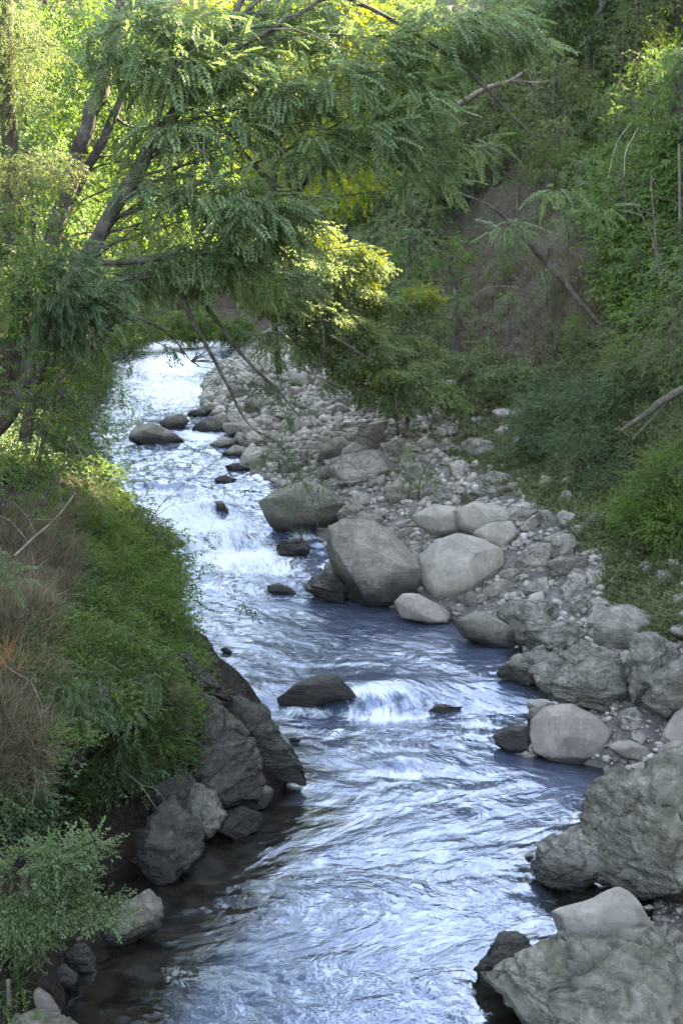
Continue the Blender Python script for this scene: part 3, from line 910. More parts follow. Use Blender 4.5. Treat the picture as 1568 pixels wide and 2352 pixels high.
B('rock', 'mossy lichen covered rock in the bottom left corner', [(10, 2345), (80, 2315), (150, 2330), (192, 2368), (190, 2440), (0, 2450)], 'crag', 'rock_mossy', 5, .8, wetz=0, base=13.3)
# on the bar
B('rock', 'long pale slab across the middle of the stony bar', [(738, 1062), (830, 1040), (902, 1042), (930, 1076), (880, 1112), (800, 1122), (748, 1102)], 'crag', 'rock_pale', 5, .8, wetz=0)
B('rock', 'white faced rock at the lower end of the long bar slab', [(872, 1134), (905, 1100), (938, 1094), (934, 1150), (892, 1164)], 'crag', 'rock_pale', 4, .8, wetz=0)
B('rock', 'far brownish hump of rock under the drooping branches', [(796, 1032), (835, 975), (880, 985), (890, 1036), (840, 1045)], 'crag', 'rock_grey', 5, .9, wetz=0)
B('rock', 'far pale rock left of the brownish hump', [(668, 1034), (716, 1017), (775, 1028), (748, 1050), (690, 1052)], 'crag', 'rock_pale', 4, .9, wetz=0)
B('rock', 'low mossy ledge behind the pale rocks on the bar', [(1040, 1148), (1110, 1125), (1190, 1108), (1200, 1122), (1150, 1148), (1080, 1166)], 'crag', 'rock_mossy', 5, .6, wetz=0)
B('rock', 'squared grey rock at the bar edge below the right bushes', [(1248, 1300), (1275, 1284), (1330, 1278), (1372, 1292), (1345, 1322), (1275, 1332)], 'crag', 'rock_grey', 5, .9, wetz=0)
B('rock', 'pale broken rock left of the squared rock', [(1186, 1298), (1215, 1258), (1265, 1248), (1288, 1278), (1240, 1312), (1205, 1325)], 'crag', 'rock_pale', 5, .9, wetz=0)
B('rock', 'round brown cobble under the squared rock', [(1298, 1325), (1318, 1306), (1345, 1312), (1342, 1332), (1310, 1336)], 'smooth', 'rock_grey', 4, .9, wetz=0)
B('rock', 'flat leaf shaped rock below the faceted boulder', [(1104, 1356), (1150, 1330), (1190, 1336), (1165, 1368), (1115, 1378)], 'smooth', 'rock_grey', 4, .9, wetz=0)
B('rock', 'dark low rock wedged between faceted boulder and undercut rock', [(1046, 1378), (1080, 1356), (1128, 1372), (1120, 1398), (1060, 1402)], 'crag', 'rock_grey', 4, .9, wetz=0)
B('rock', 'small dark rock breaking the surface left of the big craggy block', [(975, 1628), (1005, 1618), (1070, 1630), (1040, 1640), (990, 1640)], 'crag', 'rock_dark', 4, .8, wetz=1.5)
B('rock', 'thin black rock below the left bank foam', [(425, 1480), (450, 1482), (485, 1498), (440, 1500)], 'crag', 'rock_dark', 4, .8, wetz=1.5)
B('rock', 'tiny black rock right of the left bank foam', [(505, 1490), (520, 1486), (536, 1498), (515, 1503)], 'smooth', 'rock_dark', 4, .8, wetz=1.5)
B('rock', 'slanting dark stone in the head of the rapids', [(494, 1150), (510, 1152), (532, 1180), (524, 1184), (500, 1165)], 'smooth', 'rock_dark', 4, .8, wetz=1.0)
B('rock', 'low stone awash in the channel above the mossy boulder', [(492, 1100), (515, 1090), (545, 1102), (530, 1112), (500, 1110)], 'smooth', 'rock_grey', 4, .8, wetz=.5)
B('rock', 'dark flat stone at the bar edge above the mossy boulder', [(515, 1068), (545, 1062), (575, 1076), (560, 1088), (525, 1080)], 'smooth', 'rock_dark', 4, .8, wetz=.5)
B('rock', 'dark stone awash by the foot of the outcrop', [(660, 1695), (675, 1692), (692, 1700), (680, 1706)], 'smooth', 'rock_dark', 3, .8, wetz=1.5)
B('rock', 'leafy stone at the left edge of the rapids', [(340, 1240), (380, 1222), (430, 1236), (420, 1256), (360, 1258)], 'crag', 'rock_grey', 4, .8, wetz=.6)

# cobbles on the bar: individuals, the largest ones
rs = np.random.RandomState(5)
proto = []
for k in range(7):
    U, F = ico(3 if k > 2 else 4)
    V = U * np.array([1, rs.uniform(.6, .95), rs.uniform(.45, .75)])
    V, crk = rockify(V, .85, 300 + k, 'smooth' if k in (1, 4) else 'crag')
    for _ in range(7):
        n_ = unit_(rs.normal(size=3)); o_ = np.clip(V @ n_ - (V @ n_).max() * rs.uniform(.5, .8), 0, None); V = V - n_ * (o_ * .95)[:, None]
    mt = M[['rock_pale', 'rock_grey', 'rock_pink', 'rock_grey', 'rock_pale', 'rock_crag', 'rock_pink'][k]]
    me_o = mesh_np('cobble', V, F, mt, smooth=True, attrs={'crk': crk, 'wet': np.zeros(len(V))})
    proto.append(me_o.data)
    D.objects.remove(me_o)


def on_bar(n, ylo, yhi, seed):
    r_ = np.random.RandomState(seed)
    out = []
    while len(out) < n:
        y = ylo + (yhi - ylo) * r_.rand() ** 1.1
        a, b = float(XR(y)) - .15, max(float(XV(y)), float(XR(y)) + .5) + .9
        x = a + (b - a) * r_.rand()
        out.append((x, y))
    return out


cnt = 0
for (x, y) in on_bar(1200, 17, 66, 11):
    if cnt >= 298: break
    size = .12 + .42 * rs.rand() ** 2.0
    size *= np.clip(y / 32, .7, 1.8)
    z, nm = ground_z(x, y)
    if any((abs(c[0] - x) < r_ * .75 and abs(c[1] - y) < r_ * .75) for c, r_ in BOULDERS): continue
    kk = rs.randint(7)
    o = D.objects.new('cobble', proto[kk])
    link(o)
    o.location = (x, y, max(z, 0) + size * .2)
    o.rotation_euler = (rs.uniform(-.4, .4), rs.uniform(-.4, .4), rs.uniform(0, 6.3))
    o.scale = (size, size, size)
    pxy = to_px(np.array([[x, y, z]])); qx = float(pxy[0][0]); qy = float(pxy[1][0])
    szw = 'small' if size < .2 else 'fist high' if size < .3 else 'middling' if size < .42 else 'large'
    szw = szw.replace('fist high', 'smallish')
    lbw = ['pale', 'grey', 'pinkish', 'dull grey', 'whitish', 'rough', 'rounded pinkish'][kk]
    if y < 24: wh = 'on the near right shore ' + ('by the pinkish boulder' if qy < 1790 else 'above the layered crag' if qy < 1900 else 'beside the sloping slab')
    elif y < 34: wh = ('between the white stone and the undercut rock' if qx < 1080 else 'below the faceted boulder' if qx < 1200 else 'above the pitted slab' if qx < 1330 else 'near the lichen boulder') + ' on the middle shore'
    else: wh = 'on the far bar ' + ('by the far channel' if qx < 640 else 'behind the mossy boulder' if qx < 800 else 'below the drooping tree' if qx < 950 else 'under the right slope' if qy < 1130 else 'behind the faceted boulder')
    lb = f'{szw} {lbw} cobble {wh}'
    tag(o, lb, 'cobble', {True: 'cobbles on the near shore'}.get(y < 24, 'cobbles among the middle boulders' if y < 34 else 'cobbles on the far stony bar'))
    cnt += 1

proto2 = []
for k in range(6):
    U, F = ico(4)
    V = U * np.array([1, rs.uniform(.6, .95), rs.uniform(.45, .8)])
    V, crk = rockify(V, .85, 400 + k, 'crag')
    for _ in range(5):
        n_ = unit_(rs.normal(size=3)); o_ = np.clip(V @ n_ - (V @ n_).max() * rs.uniform(.55, .8), 0, None); V = V - n_ * (o_ * .95)[:, None]
    me_o = mesh_np('rock', V, F, M[['rock_grey', 'rock_crag', 'rock_pale'][k % 3]], smooth=True, attrs={'crk': crk, 'wet': np.zeros(len(V))})
    proto2.append(me_o.data)
    D.objects.remove(me_o)
cnt = 0
for (x, y) in on_bar(900, 20, 52, 31):
    if cnt >= 130: break
    size = (.24 + .42 * rs.rand() ** 1.4) * np.clip(y / 34, .8, 1.3)
    z, nm = ground_z(x, y)
    qx, qy = to_px(np.array([[x, y, z]])); qx, qy = float(qx[0]), float(qy[0])
    if any((abs(c[0] - x) < r_ * .8 and abs(c[1] - y) < r_ * .8) for c, r_ in BOULDERS) or x > float(XV(y)) + .3: continue
    kk = rs.randint(6)
    o = D.objects.new('rock', proto2[kk]); link(o)
    o.location = (x, y, z + size * .15); o.rotation_euler = (rs.uniform(-.4, .4), rs.uniform(-.4, .4), rs.uniform(0, 6.3)); o.scale = (size,) * 3
    szw = 'low' if size < .32 else 'knee high' if size < .42 else 'bulky'
    wh = ('by the white stone' if qx < 1080 else 'under the faceted boulder' if qx < 1200 else 'uphill of the pitted slab' if qx < 1330 else 'beside the lichen boulder') if y < 34 else ('at the far channel edge' if qx < 640 else 'behind the mossy boulder' if qx < 800 else 'below the drooping tree' if qx < 950 else 'at the foot of the right slope' if qy < 1130 else 'behind the pale rocks')
    tag(o, f"{szw} {['grey', 'pitted', 'pale'][kk % 3]} angular rock {wh}", 'rock', 'angular rocks strewn over the bar')
    BOULDERS.append((np.array([x, y, z]), size))
    cnt += 1

# gravel: uncountable small stones, one object
gv, gf, gc = [], [], 0
U3, F3 = ico(1)
STN = []
for k in range(5):
    q = U3.copy(); rr_ = np.random.RandomState(60 + k)
    for _ in range(6):
        n_ = unit_(rr_.normal(size=3)); o_ = np.clip(q @ n_ - rr_.uniform(.45, .8), 0, None); q = q - n_ * o_[:, None]
    STN.append(q)
pts = on_bar(26000, 16, 75, 21)
r_ = np.random.RandomState(8)
Vs = []
for (x, y) in pts:
    z, nm = ground_z(x, y)
    s = (.025 + .15 * r_.rand() ** 4) * np.clip(y / 28, .7, 2.2)
    a = r_.rand() * 6.28
    ca, sa = math.cos(a), math.sin(a)
    q = STN[r_.randint(5)] * np.array([s, s * r_.uniform(.5, .9), s * r_.uniform(.35, .75)])
    q = np.stack([q[:, 0] * ca - q[:, 1] * sa, q[:, 0] * sa + q[:, 1] * ca, q[:, 2]], 1)
    Vs.append(q + np.array([x, y, z + s * .15]))
Vg = np.concatenate(Vs)
Fg = (F3[None] + (np.arange(len(pts)) * len(U3))[:, None, None]).reshape(-1, 3)


def gravel_mat():
    m, nt = new_mat('gravel')
    g = N(nt)
    r1 = g.attr('rnd')
    c = g.ramp(r1, [(0, (0.20, 0.18, 0.15)), (.4, (0.34, 0.31, 0.265)), (.75, (0.44, 0.40, 0.34)), (1, (0.58, 0.54, 0.48))])
    geo = g('ShaderNodeNewGeometry')
    n = g.noise(geo.outputs['Position'], 25, 4)
    c = g.mix(g.ramp(n, [(.3, .5), (.6, 0.0)]), c, (0.1, 0.095, 0.085))
    p = g('ShaderNodeBsdfPrincipled', Roughness=.88)
    g.set(p.inputs['Base Color'], c)
    g.out(p.outputs[0])
    return m


gr = mesh_np('gravel', Vg, Fg, gravel_mat(), smooth=False, attrs={'rnd': np.repeat(r_.rand(len(pts)), len(U3))})
tag(gr, 'pale grey gravel and pebbles covering the stony bar', 'gravel', kind='stuff')


# ------------------------------------------------------------------ foliage templates: x along the twig, z up
def leaf(p, f, u, L, Wd, fold=.25, droop=.15):
    f = f / np.linalg.norm(f); s = np.cross(u, f); s /= np.linalg.norm(s) + 1e-9; n = np.cross(f, s)
    return np.array([p, p + f * L * .45 + s * Wd / 2 + n * Wd * fold, p + f * L - n * L * droop, p + f * L * .45 - s * Wd / 2 + n * Wd * fold])


def T_from(leaves, seed=0):
    V = np.concatenate(leaves)
    k = len(leaves)
    F = np.concatenate([[(4 * i, 4 * i + 1, 4 * i + 2), (4 * i, 4 * i + 2, 4 * i + 3)] for i in range(k)])
    return V, F, k


def tpl_pinnate(pairs=10, L=.55, ll=.11, lw=.03, droop=.25, seed=0):
    r = np.random.RandomState(seed); out = []
    for i in range(pairs):
        t = (i + 1) / pairs
        p = np.array([L * t, 0, -droop * L * t * t])
        for sgn in (-1, 1):
            f = np.array([.45 + .5 * t, sgn * (1 - .4 * t), -.25 + r.normal() * .12])
            out.append(leaf(p, f, np.array([0, 0, 1.0]) + r.normal(size=3) * .2, ll * (1.15 - .5 * abs(t - .45)), lw))
    return T_from(out)


def tpl_broad(n=10, L=.4, ll=.085, lw=.05, spread=.5, seed=0, droop=.2):
    r = np.random.RandomState(seed); out = []
    for i in range(n):
        t = (i + .6) / n
        p = np.array([L * t, r.normal() * .03 * L, -droop * L * t * t + r.normal() * .04 * L])
        sgn = 1 if i % 2 else -1
        f = np.array([.6, sgn * spread * 1.6 * (1.1 - t), r.normal() * .35 - .1])
        out.append(leaf(p, f, np.array([0, 0, 1.0]) + r.normal(size=3) * .45, ll * r.uniform(.7, 1.2), lw * r.uniform(.8, 1.2)))
    return T_from(out)


def tpl_willow(n=14, L=.7, ll=.16, lw=.025, seed=0):
    r = np.random.RandomState(seed); out = []
    for i in range(n):
        t = (i + .6) / n
        p = np.array([L * t, 0, -.45 * L * t * t])
        sgn = 1 if i % 2 else -1
        f = np.array([.8, sgn * .55, -.45 - .4 * t + r.normal() * .15])
        out.append(leaf(p, f, np.array([0, 0, 1.0]) + r.normal(size=3) * .4, ll * r.uniform(.7, 1.2), lw, .15, .1))
    return T_from(out)


def tpl_grass(n=7, L=.6, lw=.018, seed=0, bend=.5):
    r = np.random.RandomState(seed); V = []; F = []
    for i in range(n):
        a = r.rand() * 6.28; d = np.array([math.cos(a), math.sin(a), 0]); s = np.array([-d[1], d[0], 0])
        l = L * r.uniform(.5, 1.15); b = bend * r.uniform(.3, 1.3)
        base = d * .04 * L
        q = []
        for t, w in ((0, 1), (.4, .85), (.75, .5)):
            p = base + np.array([0, 0, 1.0]) * l * t * (1 - .35 * b * t) + d * l * b * t * t
            q += [p + s * lw * w / 2, p - s * lw * w / 2]
        t = 1
        q.append(base + np.array([0, 0, 1.0]) * l * (1 - .35 * b) + d * l * b)
        o = len(V)
        V += q
        F += [(o, o + 1, o + 3), (o, o + 3, o + 2), (o + 2, o + 3, o + 5), (o + 2, o + 5, o + 4), (o + 4, o + 5, o + 6)]
    return np.array(V), np.array(F), n


TP = {
    'pinnate': [tpl_pinnate(9, .5, .115, .042, .3, i) for i in range(3)],
    'pinnate_far': [tpl_pinnate(7, .7, .17, .06, .3, i) for i in range(3)],
    'broad': [tpl_broad(10, .4, .085, .055, .5, i) for i in range(3)],
    'broad_far': [tpl_broad(9, .7, .17, .11, .5, i) for i in range(3)],
    'fine': [tpl_broad(16, .3, .040, .026, .5, i, .1) for i in range(3)],
    'mid': [tpl_broad(13, .35, .060, .038, .5, i, .15) for i in range(3)],
    'willow': [tpl_willow(14, .7, .17, .034, i) for i in range(3)],
    'grass': [tpl_grass(8, .55, .018, i) for i in range(3)],
    'grass_long': [tpl_grass(9, .9, .018, i, .9) for i in range(3)],
}


def unit(a):
    return a / (np.linalg.norm(a, axis=-1, keepdims=True) + 1e-9)


def sprays(tpl, P, Fw, Up, S, rs):
    """copies of the templates at P facing Fw; returns V,F,rnd"""
    n = len(P)
    Fw = unit(Fw); Sd = unit(np.cross(Up, Fw)); Up = np.cross(Fw, Sd)
    which = rs.randint(len(tpl), size=n)
    Vs, Fs, Rs = [], [], []; off = 0
    for k, (V, F, nl) in enumerate(tpl):
        ii = np.where(which == k)[0]
        if not len(ii): continue
        s = S[ii][:, None, None]
        q = (V[None, :, 0:1] * Fw[ii][:, None] + V[None, :, 1:2] * Sd[ii][:, None] + V[None, :, 2:3] * Up[ii][:, None]) * s + P[ii][:, None]
        Vs.append(q.reshape(-1, 3))
        Fs.append((F[None] + (np.arange(len(ii)) * len(V))[:, None, None]).reshape(-1, 3) + off)
        per = len(V) // nl
        rr = np.repeat(np.clip(rs.rand(len(ii), 1) * .5 + rs.rand(len(ii), nl) * .5, 0, 1), per, axis=1)
        Rs.append(rr.ravel())
        off += len(ii) * len(V)
    return np.concatenate(Vs), np.concatenate(Fs), np.concatenate(Rs)


def crown_pts(clusters, per_m3, rs, droop=.25, shell=.5, up=.15, aim=None):
    """clusters: (x,y,z,rx,ry,rz)"""
    P, Fw, Up = [], [], []
    for (x, y, z, a, b, c) in clusters:
        vol = 4.19 * a * b * c
        n = max(8, int(per_m3 * vol ** .85))
        d = unit(rs.normal(size=(n, 3)))
        r = rs.rand(n) ** (shell * .66)
        q = d * r[:, None] * np.array([a, b, c])
        # break into tufts so the outline is uneven and gaps open
        w = np.stack([x + q[:, 0], y + q[:, 1], z + q[:, 2]], 1)
        keep = fbm(w, 1.1 / max(.5, min(a, c)) * 1.2, 2, 7) > -.22 + .25 * (r - .6)
        q, d, w = q[keep], d[keep], w[keep]
        P.append(w)
        h = d * np.array([1, 1, .5]) + rs.normal(size=d.shape) * .45
        h[:, 2] -= droop
        if aim is not None: h = h + np.array(aim)
        Fw.append(h)
        Up.append(np.array([0, 0, 1.0]) + rs.normal(size=d.shape) * .35 + d * up)
    return np.concatenate(P), np.concatenate(Fw), np.concatenate(Up)


def make_crown(name, clusters, tpl, mat, parent, per=60, seed=0, scale=1.0, droop=.25, origin=None, shell=.5, aim=None):
    rs = np.random.RandomState(seed)
    P, Fw, Up = crown_pts(clusters, per, rs, droop, shell, .15, aim)
    V, F, rn = sprays(TP[tpl], P, Fw, Up, scale * rs.uniform(.7, 1.25, len(P)), rs)
    return mesh_np(name, V, F, M[mat], parent, False, {'rnd': rn}, origin=origin)


def empty(name, loc=(0, 0, 0)):
    o = D.objects.new(name, None)
    o.empty_display_size = .3
    o.location = loc
    return link(o)


def limb_to(mb, trunk, targets, r0, rs, sides=5):
    T = np.asarray(trunk)
    for t in targets:
        t = np.asarray(t)
        d = np.linalg.norm(T - t, axis=1) + np.clip(T[:, 2] - t[2] + .3, 0, 9) * 1.5
        i = int(d.argmin())
        a = T[i]
        L = np.linalg.norm(t - a)
        m = (a + t) / 2 + rs.normal(size=3) * .10 * L + np.array([0, 0, .12 * L])
        tube(mb, [a, a * .55 + m * .45 + rs.normal(size=3) * .04 * L, m, t], [r0, r0 * .6, r0 * .4, r0 * .12], sides, .1, int(L * 100))


def tree(name, label, cat, trunks, clusters, tpl, mat, per=60, seed=0, scale=1.0, droop=.25, bark='bark', limbs=True, group=None, limb_r=.05, crown='crown', extra=None, shell=.5, aim=None):
    """hero tree in world coordinates; trunks = [(pts, radii)], clusters (x,y,z,rx,ry,rz)"""
    rs = np.random.RandomState(seed)
    base = np.asarray(trunks[0][0][0], float)
    root = empty(name, tuple(base))
    mb = MB()
    allp = []
    for (pts, rad) in trunks:
        tube(mb, pts, rad, 9, .12, seed)
        p = np.asarray(pts, float)
        for i in range(len(p) - 1):
            for t in np.linspace(0, 1, 5): allp.append(p[i] * (1 - t) + p[i + 1] * t)
    if limbs:
        limb_to(mb, allp, [np.array(c[:3]) + rs.normal(size=3) * np.array(c[3:]) * .2 for c in clusters], limb_r, rs)
        for c in clusters:
            for _ in range(3):
                a = np.array(c[:3]); t = a + unit(rs.normal(size=3)) * np.array(c[3:]) * .85
                tube(mb, [a, (a + t) / 2 + rs.normal(size=3) * .06, t], [limb_r * .3, limb_r * .2, limb_r * .06], 4, 0, 1)
    if extra:
        for (pts, rad) in extra: tube(mb, pts, rad, 6, .12, seed + 1)
    mb.build('trunk', M[bark], root, origin=None).location = -base
    c = make_crown(crown, clusters, tpl, mat, root, per, seed, scale, droop, shell=shell, aim=aim)
    c.location = -base
    tag(root, label, cat, group)
    return root


def CL(px, py, Y, rpx, sq=.75, dy=1.0):
    p = W(px, py, Y); r = rpx * Y / FPX
    return (p[0], p[1], p[2], r, r * dy, r * sq)


def path(pts):
    return [W(*p) for p in pts]


# ------------------------------------------------------------------ hero tree: leaning feathery tree over the river
Y0 = 27.0
clA = [CL(*a) for a in [
    (300, 60, 28, 110, .5), (430, 60, 28, 110, .5), (400, 150, 27.5, 110, .45), (530, 150, 28, 100, .45), (250, 150, 29, 90, .5),
    (620, 90, 29, 90, .5), (640, 220, 28, 110, .45), (760, 190, 28, 100, .5), (840, 120, 29, 110, .5), (920, 200, 29, 90, .5), (860, 300, 28, 100, .4),
    (940, 250, 28.5, 80, .5), (400, 300, 27, 90, .45), (520, 290, 27, 90, .45), (720, 330, 28, 90, .45), (470, 440, 26.5, 100, .4), (590, 470, 26.5, 110, .45), (560, 540, 27, 100, .4),
    (660, 520, 27.5, 80, .5), (350, 430, 27, 80, .4), (960, 390, 29, 55, .7), (1000, 330, 29, 50, .6), (500, 590, 27.5, 120, .35), (400, 600, 27.5, 100, .35), (330, 620, 28, 90, .4), (620, 640, 29, 80, .45), (700, 20, 30, 120, .4), (1000, 60, 30, 110, .4), (1120, 50, 31, 100, .45), (980, 150, 30, 60, .5), (1060, 130, 31, 70, .3), (1190, 90, 32, 70, .35), (1010, 420, 29.5, 45, .4), (1090, 330, 32, 50, .3), (1180, 520, 33, 50, .3), (1290, 440, 33, 50, .35), (1380, 480, 33, 40, .3)]]
trA = [(path([(-20, 1010, 25.8), (30, 930, 26), (95, 790, 26.6), (190, 610, 27), (268, 470, 27.3), (345, 345, 27.6), (430, 225, 28), (500, 130, 28.3), (545, 20, 28.6), (600, -90, 29)]), [.17, .17, .17, .165, .15, .14, .12, .10, .07, .04])]
exA = [(path([(430, 225, 28), (520, 300, 28), (600, 400, 28), (668, 448, 28.2), (720, 395, 28.4), (790, 360, 28.6), (880, 330, 28.8), (1000, 320, 29)]), [.03, .03, .05, .085, .085, .075, .05, .02]),
       (path([(668, 448, 28.2), (655, 380, 28), (625, 310, 28), (600, 250, 28), (590, 180, 28)]), [.035, .03, .03, .025, .015]),
       (path([(500, 130, 28.3), (640, 60, 28.6), (760, -10, 29), (830, 10, 29.2), (905, 50, 29.5), (1010, 112, 29.8), (1092, 180, 30), (1180, 270, 30.3), (1232, 322, 30.5)]), [.05, .05, .05, .05, .045, .045, .045, .03, .01]),
       (path([(280, 640, 27), (390, 640, 27.4), (440, 735, 27.6), (505, 850, 27.8), (560, 960, 28), (610, 1010, 28)]), [.06, .06, .05, .035, .02, .008]),
       (path([(390, 640, 27.4), (470, 700, 28), (560, 820, 28.4), (640, 900, 28.6), (690, 960, 28.6)]), [.05, .05, .04, .03, .01]),
       (path([(190, 610, 27), (300, 600, 27), (420, 585, 27.4), (490, 570, 27.6)]), [.05, .06, .06, .03]),
       (path([(345, 345, 27.6), (400, 160, 27), (470, 100, 27)]), [.05, .04, .02])]
tree('leaning_tree', 'feathery leaved tree leaning over the river from the left bank', 'tree', trA, clA, 'pinnate', 'leaf_blue', per=115, seed=3, scale=1.15, aim=(.35, 0, 0), droop=.32, extra=exA, limb_r=.035)

# low sprays at the ends of its arching boughs over the water
tree('overhanging_bough_tree', 'dark leafy sapling boughs arching low across the far water', 'tree',
     [(path([(230, 760, 30), (300, 730, 30), (380, 760, 30), (440, 830, 30)]), [.06, .05, .03, .01])],
     [CL(*a) for a in [(320, 720, 30, 60, .7), (300, 800, 30, 40, .7), (380, 790, 30, 45, .6), (520, 860, 29, 35, .8), (560, 900, 28.5, 35, .8), (490, 830, 29.5, 28, .7), (640, 1040, 28.5, 50, .6), (620, 880, 29, 50, .7), (680, 930, 29, 50, .7), (440, 700, 31, 60, .5), (620, 790, 30, 60, .8)]],
     'mid', 'leaf_dark', per=110, seed=8, scale=1.1, droop=.35, limb_r=.02)

# left-edge trees
tree('vine_clad_tree', 'vine clad tree at the upper left edge with silvery hanging foliage', 'tree',
     [(path([(30, 560, 25), (25, 420, 25), (20, 250, 25), (15, 100, 25), (10, -60, 25)]), [.16, .15, .14, .13, .12])],
     [CL(*a) for a in [(60, 110, 24, 75, .9), (20, 60, 24.5, 80, .9), (40, 220, 24.5, 70, .9), (50, 390, 23.5, 90, .6), (120, 380, 24, 70, .5), (10, 470, 24, 70, .7)]],
     'fine', 'leaf_olive', per=260, seed=12, scale=1.0, droop=.8, bark='bark_moss', limb_r=.03)
tree('broadleaf_tree', 'broad leaved bright green tree on the left edge below the vines', 'tree',
     [(path([(-60, 1100, 22.5), (-50, 900, 22.5), (-30, 700, 22.5), (0, 560, 22.5)]), [.14, .12, .1, .05])],
     [CL(*a) for a in [(40, 560, 22, 85, .8), (20, 660, 21.8, 80, .8), (70, 480, 22.5, 70, .7), (10, 800, 21.5, 60, 1.0), (10, 900, 21.5, 50, 1.0), (0, 1030, 21, 45, 1.0)]],
     'broad', 'leaf_fresh', per=130, seed=14, scale=.8, droop=.3, limb_r=.03)
tree('dark_hanging_tree', 'dense dark blue green crown hanging over the left bank', 'tree',
     [(path([(60, 1010, 24.5), (80, 900, 24.6), (110, 800, 25), (150, 700, 25)]), [.12, .11, .09, .05])],
     [CL(*a) for a in [(150, 660, 23.5, 110, .7), (200, 720, 23.5, 90, .7), (100, 740, 23.3, 90, .7), (130, 600, 24, 90, .6), (240, 660, 24, 70, .7)]],
     'pinnate', 'leaf_dark', per=230, seed=15, scale=.7, droop=.4, limb_r=.03)
tree('sunlit_shrub', 'thin yellow flecked shrub on the left bank below the dark crown', 'shrub',
     [(path([(80, 1100, 24), (110, 980, 24.2), (150, 880, 24.5), (180, 800, 24.5)]), [.05, .04, .03, .015]), (path([(30, 1260, 23), (90, 1160, 23.3), (150, 1060, 23.8), (180, 1010, 24)]), [.03, .03, .02, .01])],
     [CL(*a) for a in [(160, 830, 25, 90, .9), (220, 880, 25.5, 70, 1.0), (130, 930, 24.6, 80, .9), (90, 1010, 24, 70, .9), (190, 980, 25, 60, .9), (230, 790, 26, 60, .9), (60, 880, 24, 60, .9)]],
     'broad', 'leaf_mid', per=95, seed=16, scale=.85, droop=.3, limb_r=.015)
tree('yellow_creeper', 'backlit yellow creeper leaves dangling at the left', 'creeper',
     [(path([(60, 1120, 22.6), (80, 1050, 22.6), (95, 980, 22.6), (120, 900, 22.6), (170, 850, 22.8)]), [.012, .012, .01, .01, .006])],
     [CL(*a) for a in [(150, 880, 23, 45, 1.0), (100, 950, 22.6, 35, 1.0), (60, 1050, 22.2, 30, 1.0), (110, 1060, 22.5, 28, 1.0)]],
     'broad', 'leaf_yel', per=120, seed=17, scale=.7, droop=.3, limb_r=.008)

# second-row trunks behind the leaning tree
tree('background_tree', 'upright tree with blotched trunk behind the leaning tree', 'tree',
     [(path([(120, 560, 34), (175, 360, 34), (205, 270, 34), (240, 180, 34), (270, 60, 34), (290, -80, 34)]), [.22, .2, .19, .18, .15, .1]), (path([(150, 480, 34.5), (200, 385, 34.5), (250, 290, 34.5), (290, 200, 34.5)]), [.13, .12, .11, .08])],
     [CL(*a) for a in [(120, 100, 35, 110, .8), (250, 250, 36, 120, .7), (150, 250, 35, 100, .7), (330, 330, 36, 110, .7), (200, 450, 36, 110, .7), (330, 480, 37, 110, .6), (420, 520, 37, 90, .6), (180, 20, 35, 100, .6), (330, 130, 37, 110, .7), (480, 230, 37, 110, .7), (110, 420, 34, 80, .7), (420, 370, 37, 100, .7)]],
     'broad', 'leaf_mid', per=42, seed=20, scale=1.3, droop=.3, limb_r=.05)
tree('forked_tree', 'tall dark forked tree deeper in the wood near the top centre', 'tree',
     [([hit(640, 860), W(610, 700, 55), W(625, 400, 52), W(655, 250, 52)] and [hit(640, 860)] + path([(625, 640, 55), (630, 400, 53), (655, 250, 52), (690, 120, 52), (720, 0, 52), (735, -120, 52)]), [.15, .15, .15, .16, .16, .14]), (path([(655, 250, 52), (600, 150, 52), (540, 60, 52), (520, -60, 52)]), [.25, .2, .16, .1])],
     [CL(*a) for a in [(600, 60, 54, 110, .6), (720, 120, 53, 100, .6), (800, 40, 54, 120, .6), (560, 200, 54, 110, .7), (660, 330, 53, 110, .7), (820, 250, 54, 120, .7), (760, 400, 54, 110, .7), (520, 350, 54, 110, .7), (920, 120, 55, 120, .7)]],
     'broad_far', 'leaf_yel', per=16, seed=21, scale=1.1, droop=.3, limb_r=.09)

# the drooping tree over the bar
clC = [CL(*a) for a in [
    (700, 530, 43.5, 60, .35), (780, 580, 43.5, 65, .35), (840, 610, 43.5, 45, .35), (640, 600, 42, 70, .4), (720, 620, 42.5, 75, .35), (800, 670, 43, 65, .35), (880, 700, 43.5, 60, .3), (960, 685, 44, 50, .3), (990, 740, 43.5, 25, .4),
    (600, 680, 42, 60, .4), (680, 700, 42, 80, .35), (760, 740, 42, 80, .35), (850, 770, 42.3, 70, .3), (930, 780, 42.5, 55, .3), (980, 800, 43, 30, .3), (640, 770, 42, 50, .4), (720, 800, 42, 70, .35), (810, 830, 41.8, 70, .3),
    (900, 850, 41.5, 70, .28), (960, 880, 41.3, 60, .25), (1010, 905, 41, 50, .3), (1045, 928, 41, 25, .3), (960, 840, 42, 50, .35), (880, 800, 42, 60, .35), (850, 895, 41.5, 60, .28), (920, 925, 41.3, 55, .25), (780, 870, 41.8, 45, .3), (560, 640, 41, 50, .35), (600, 560, 41, 60, .35)]]
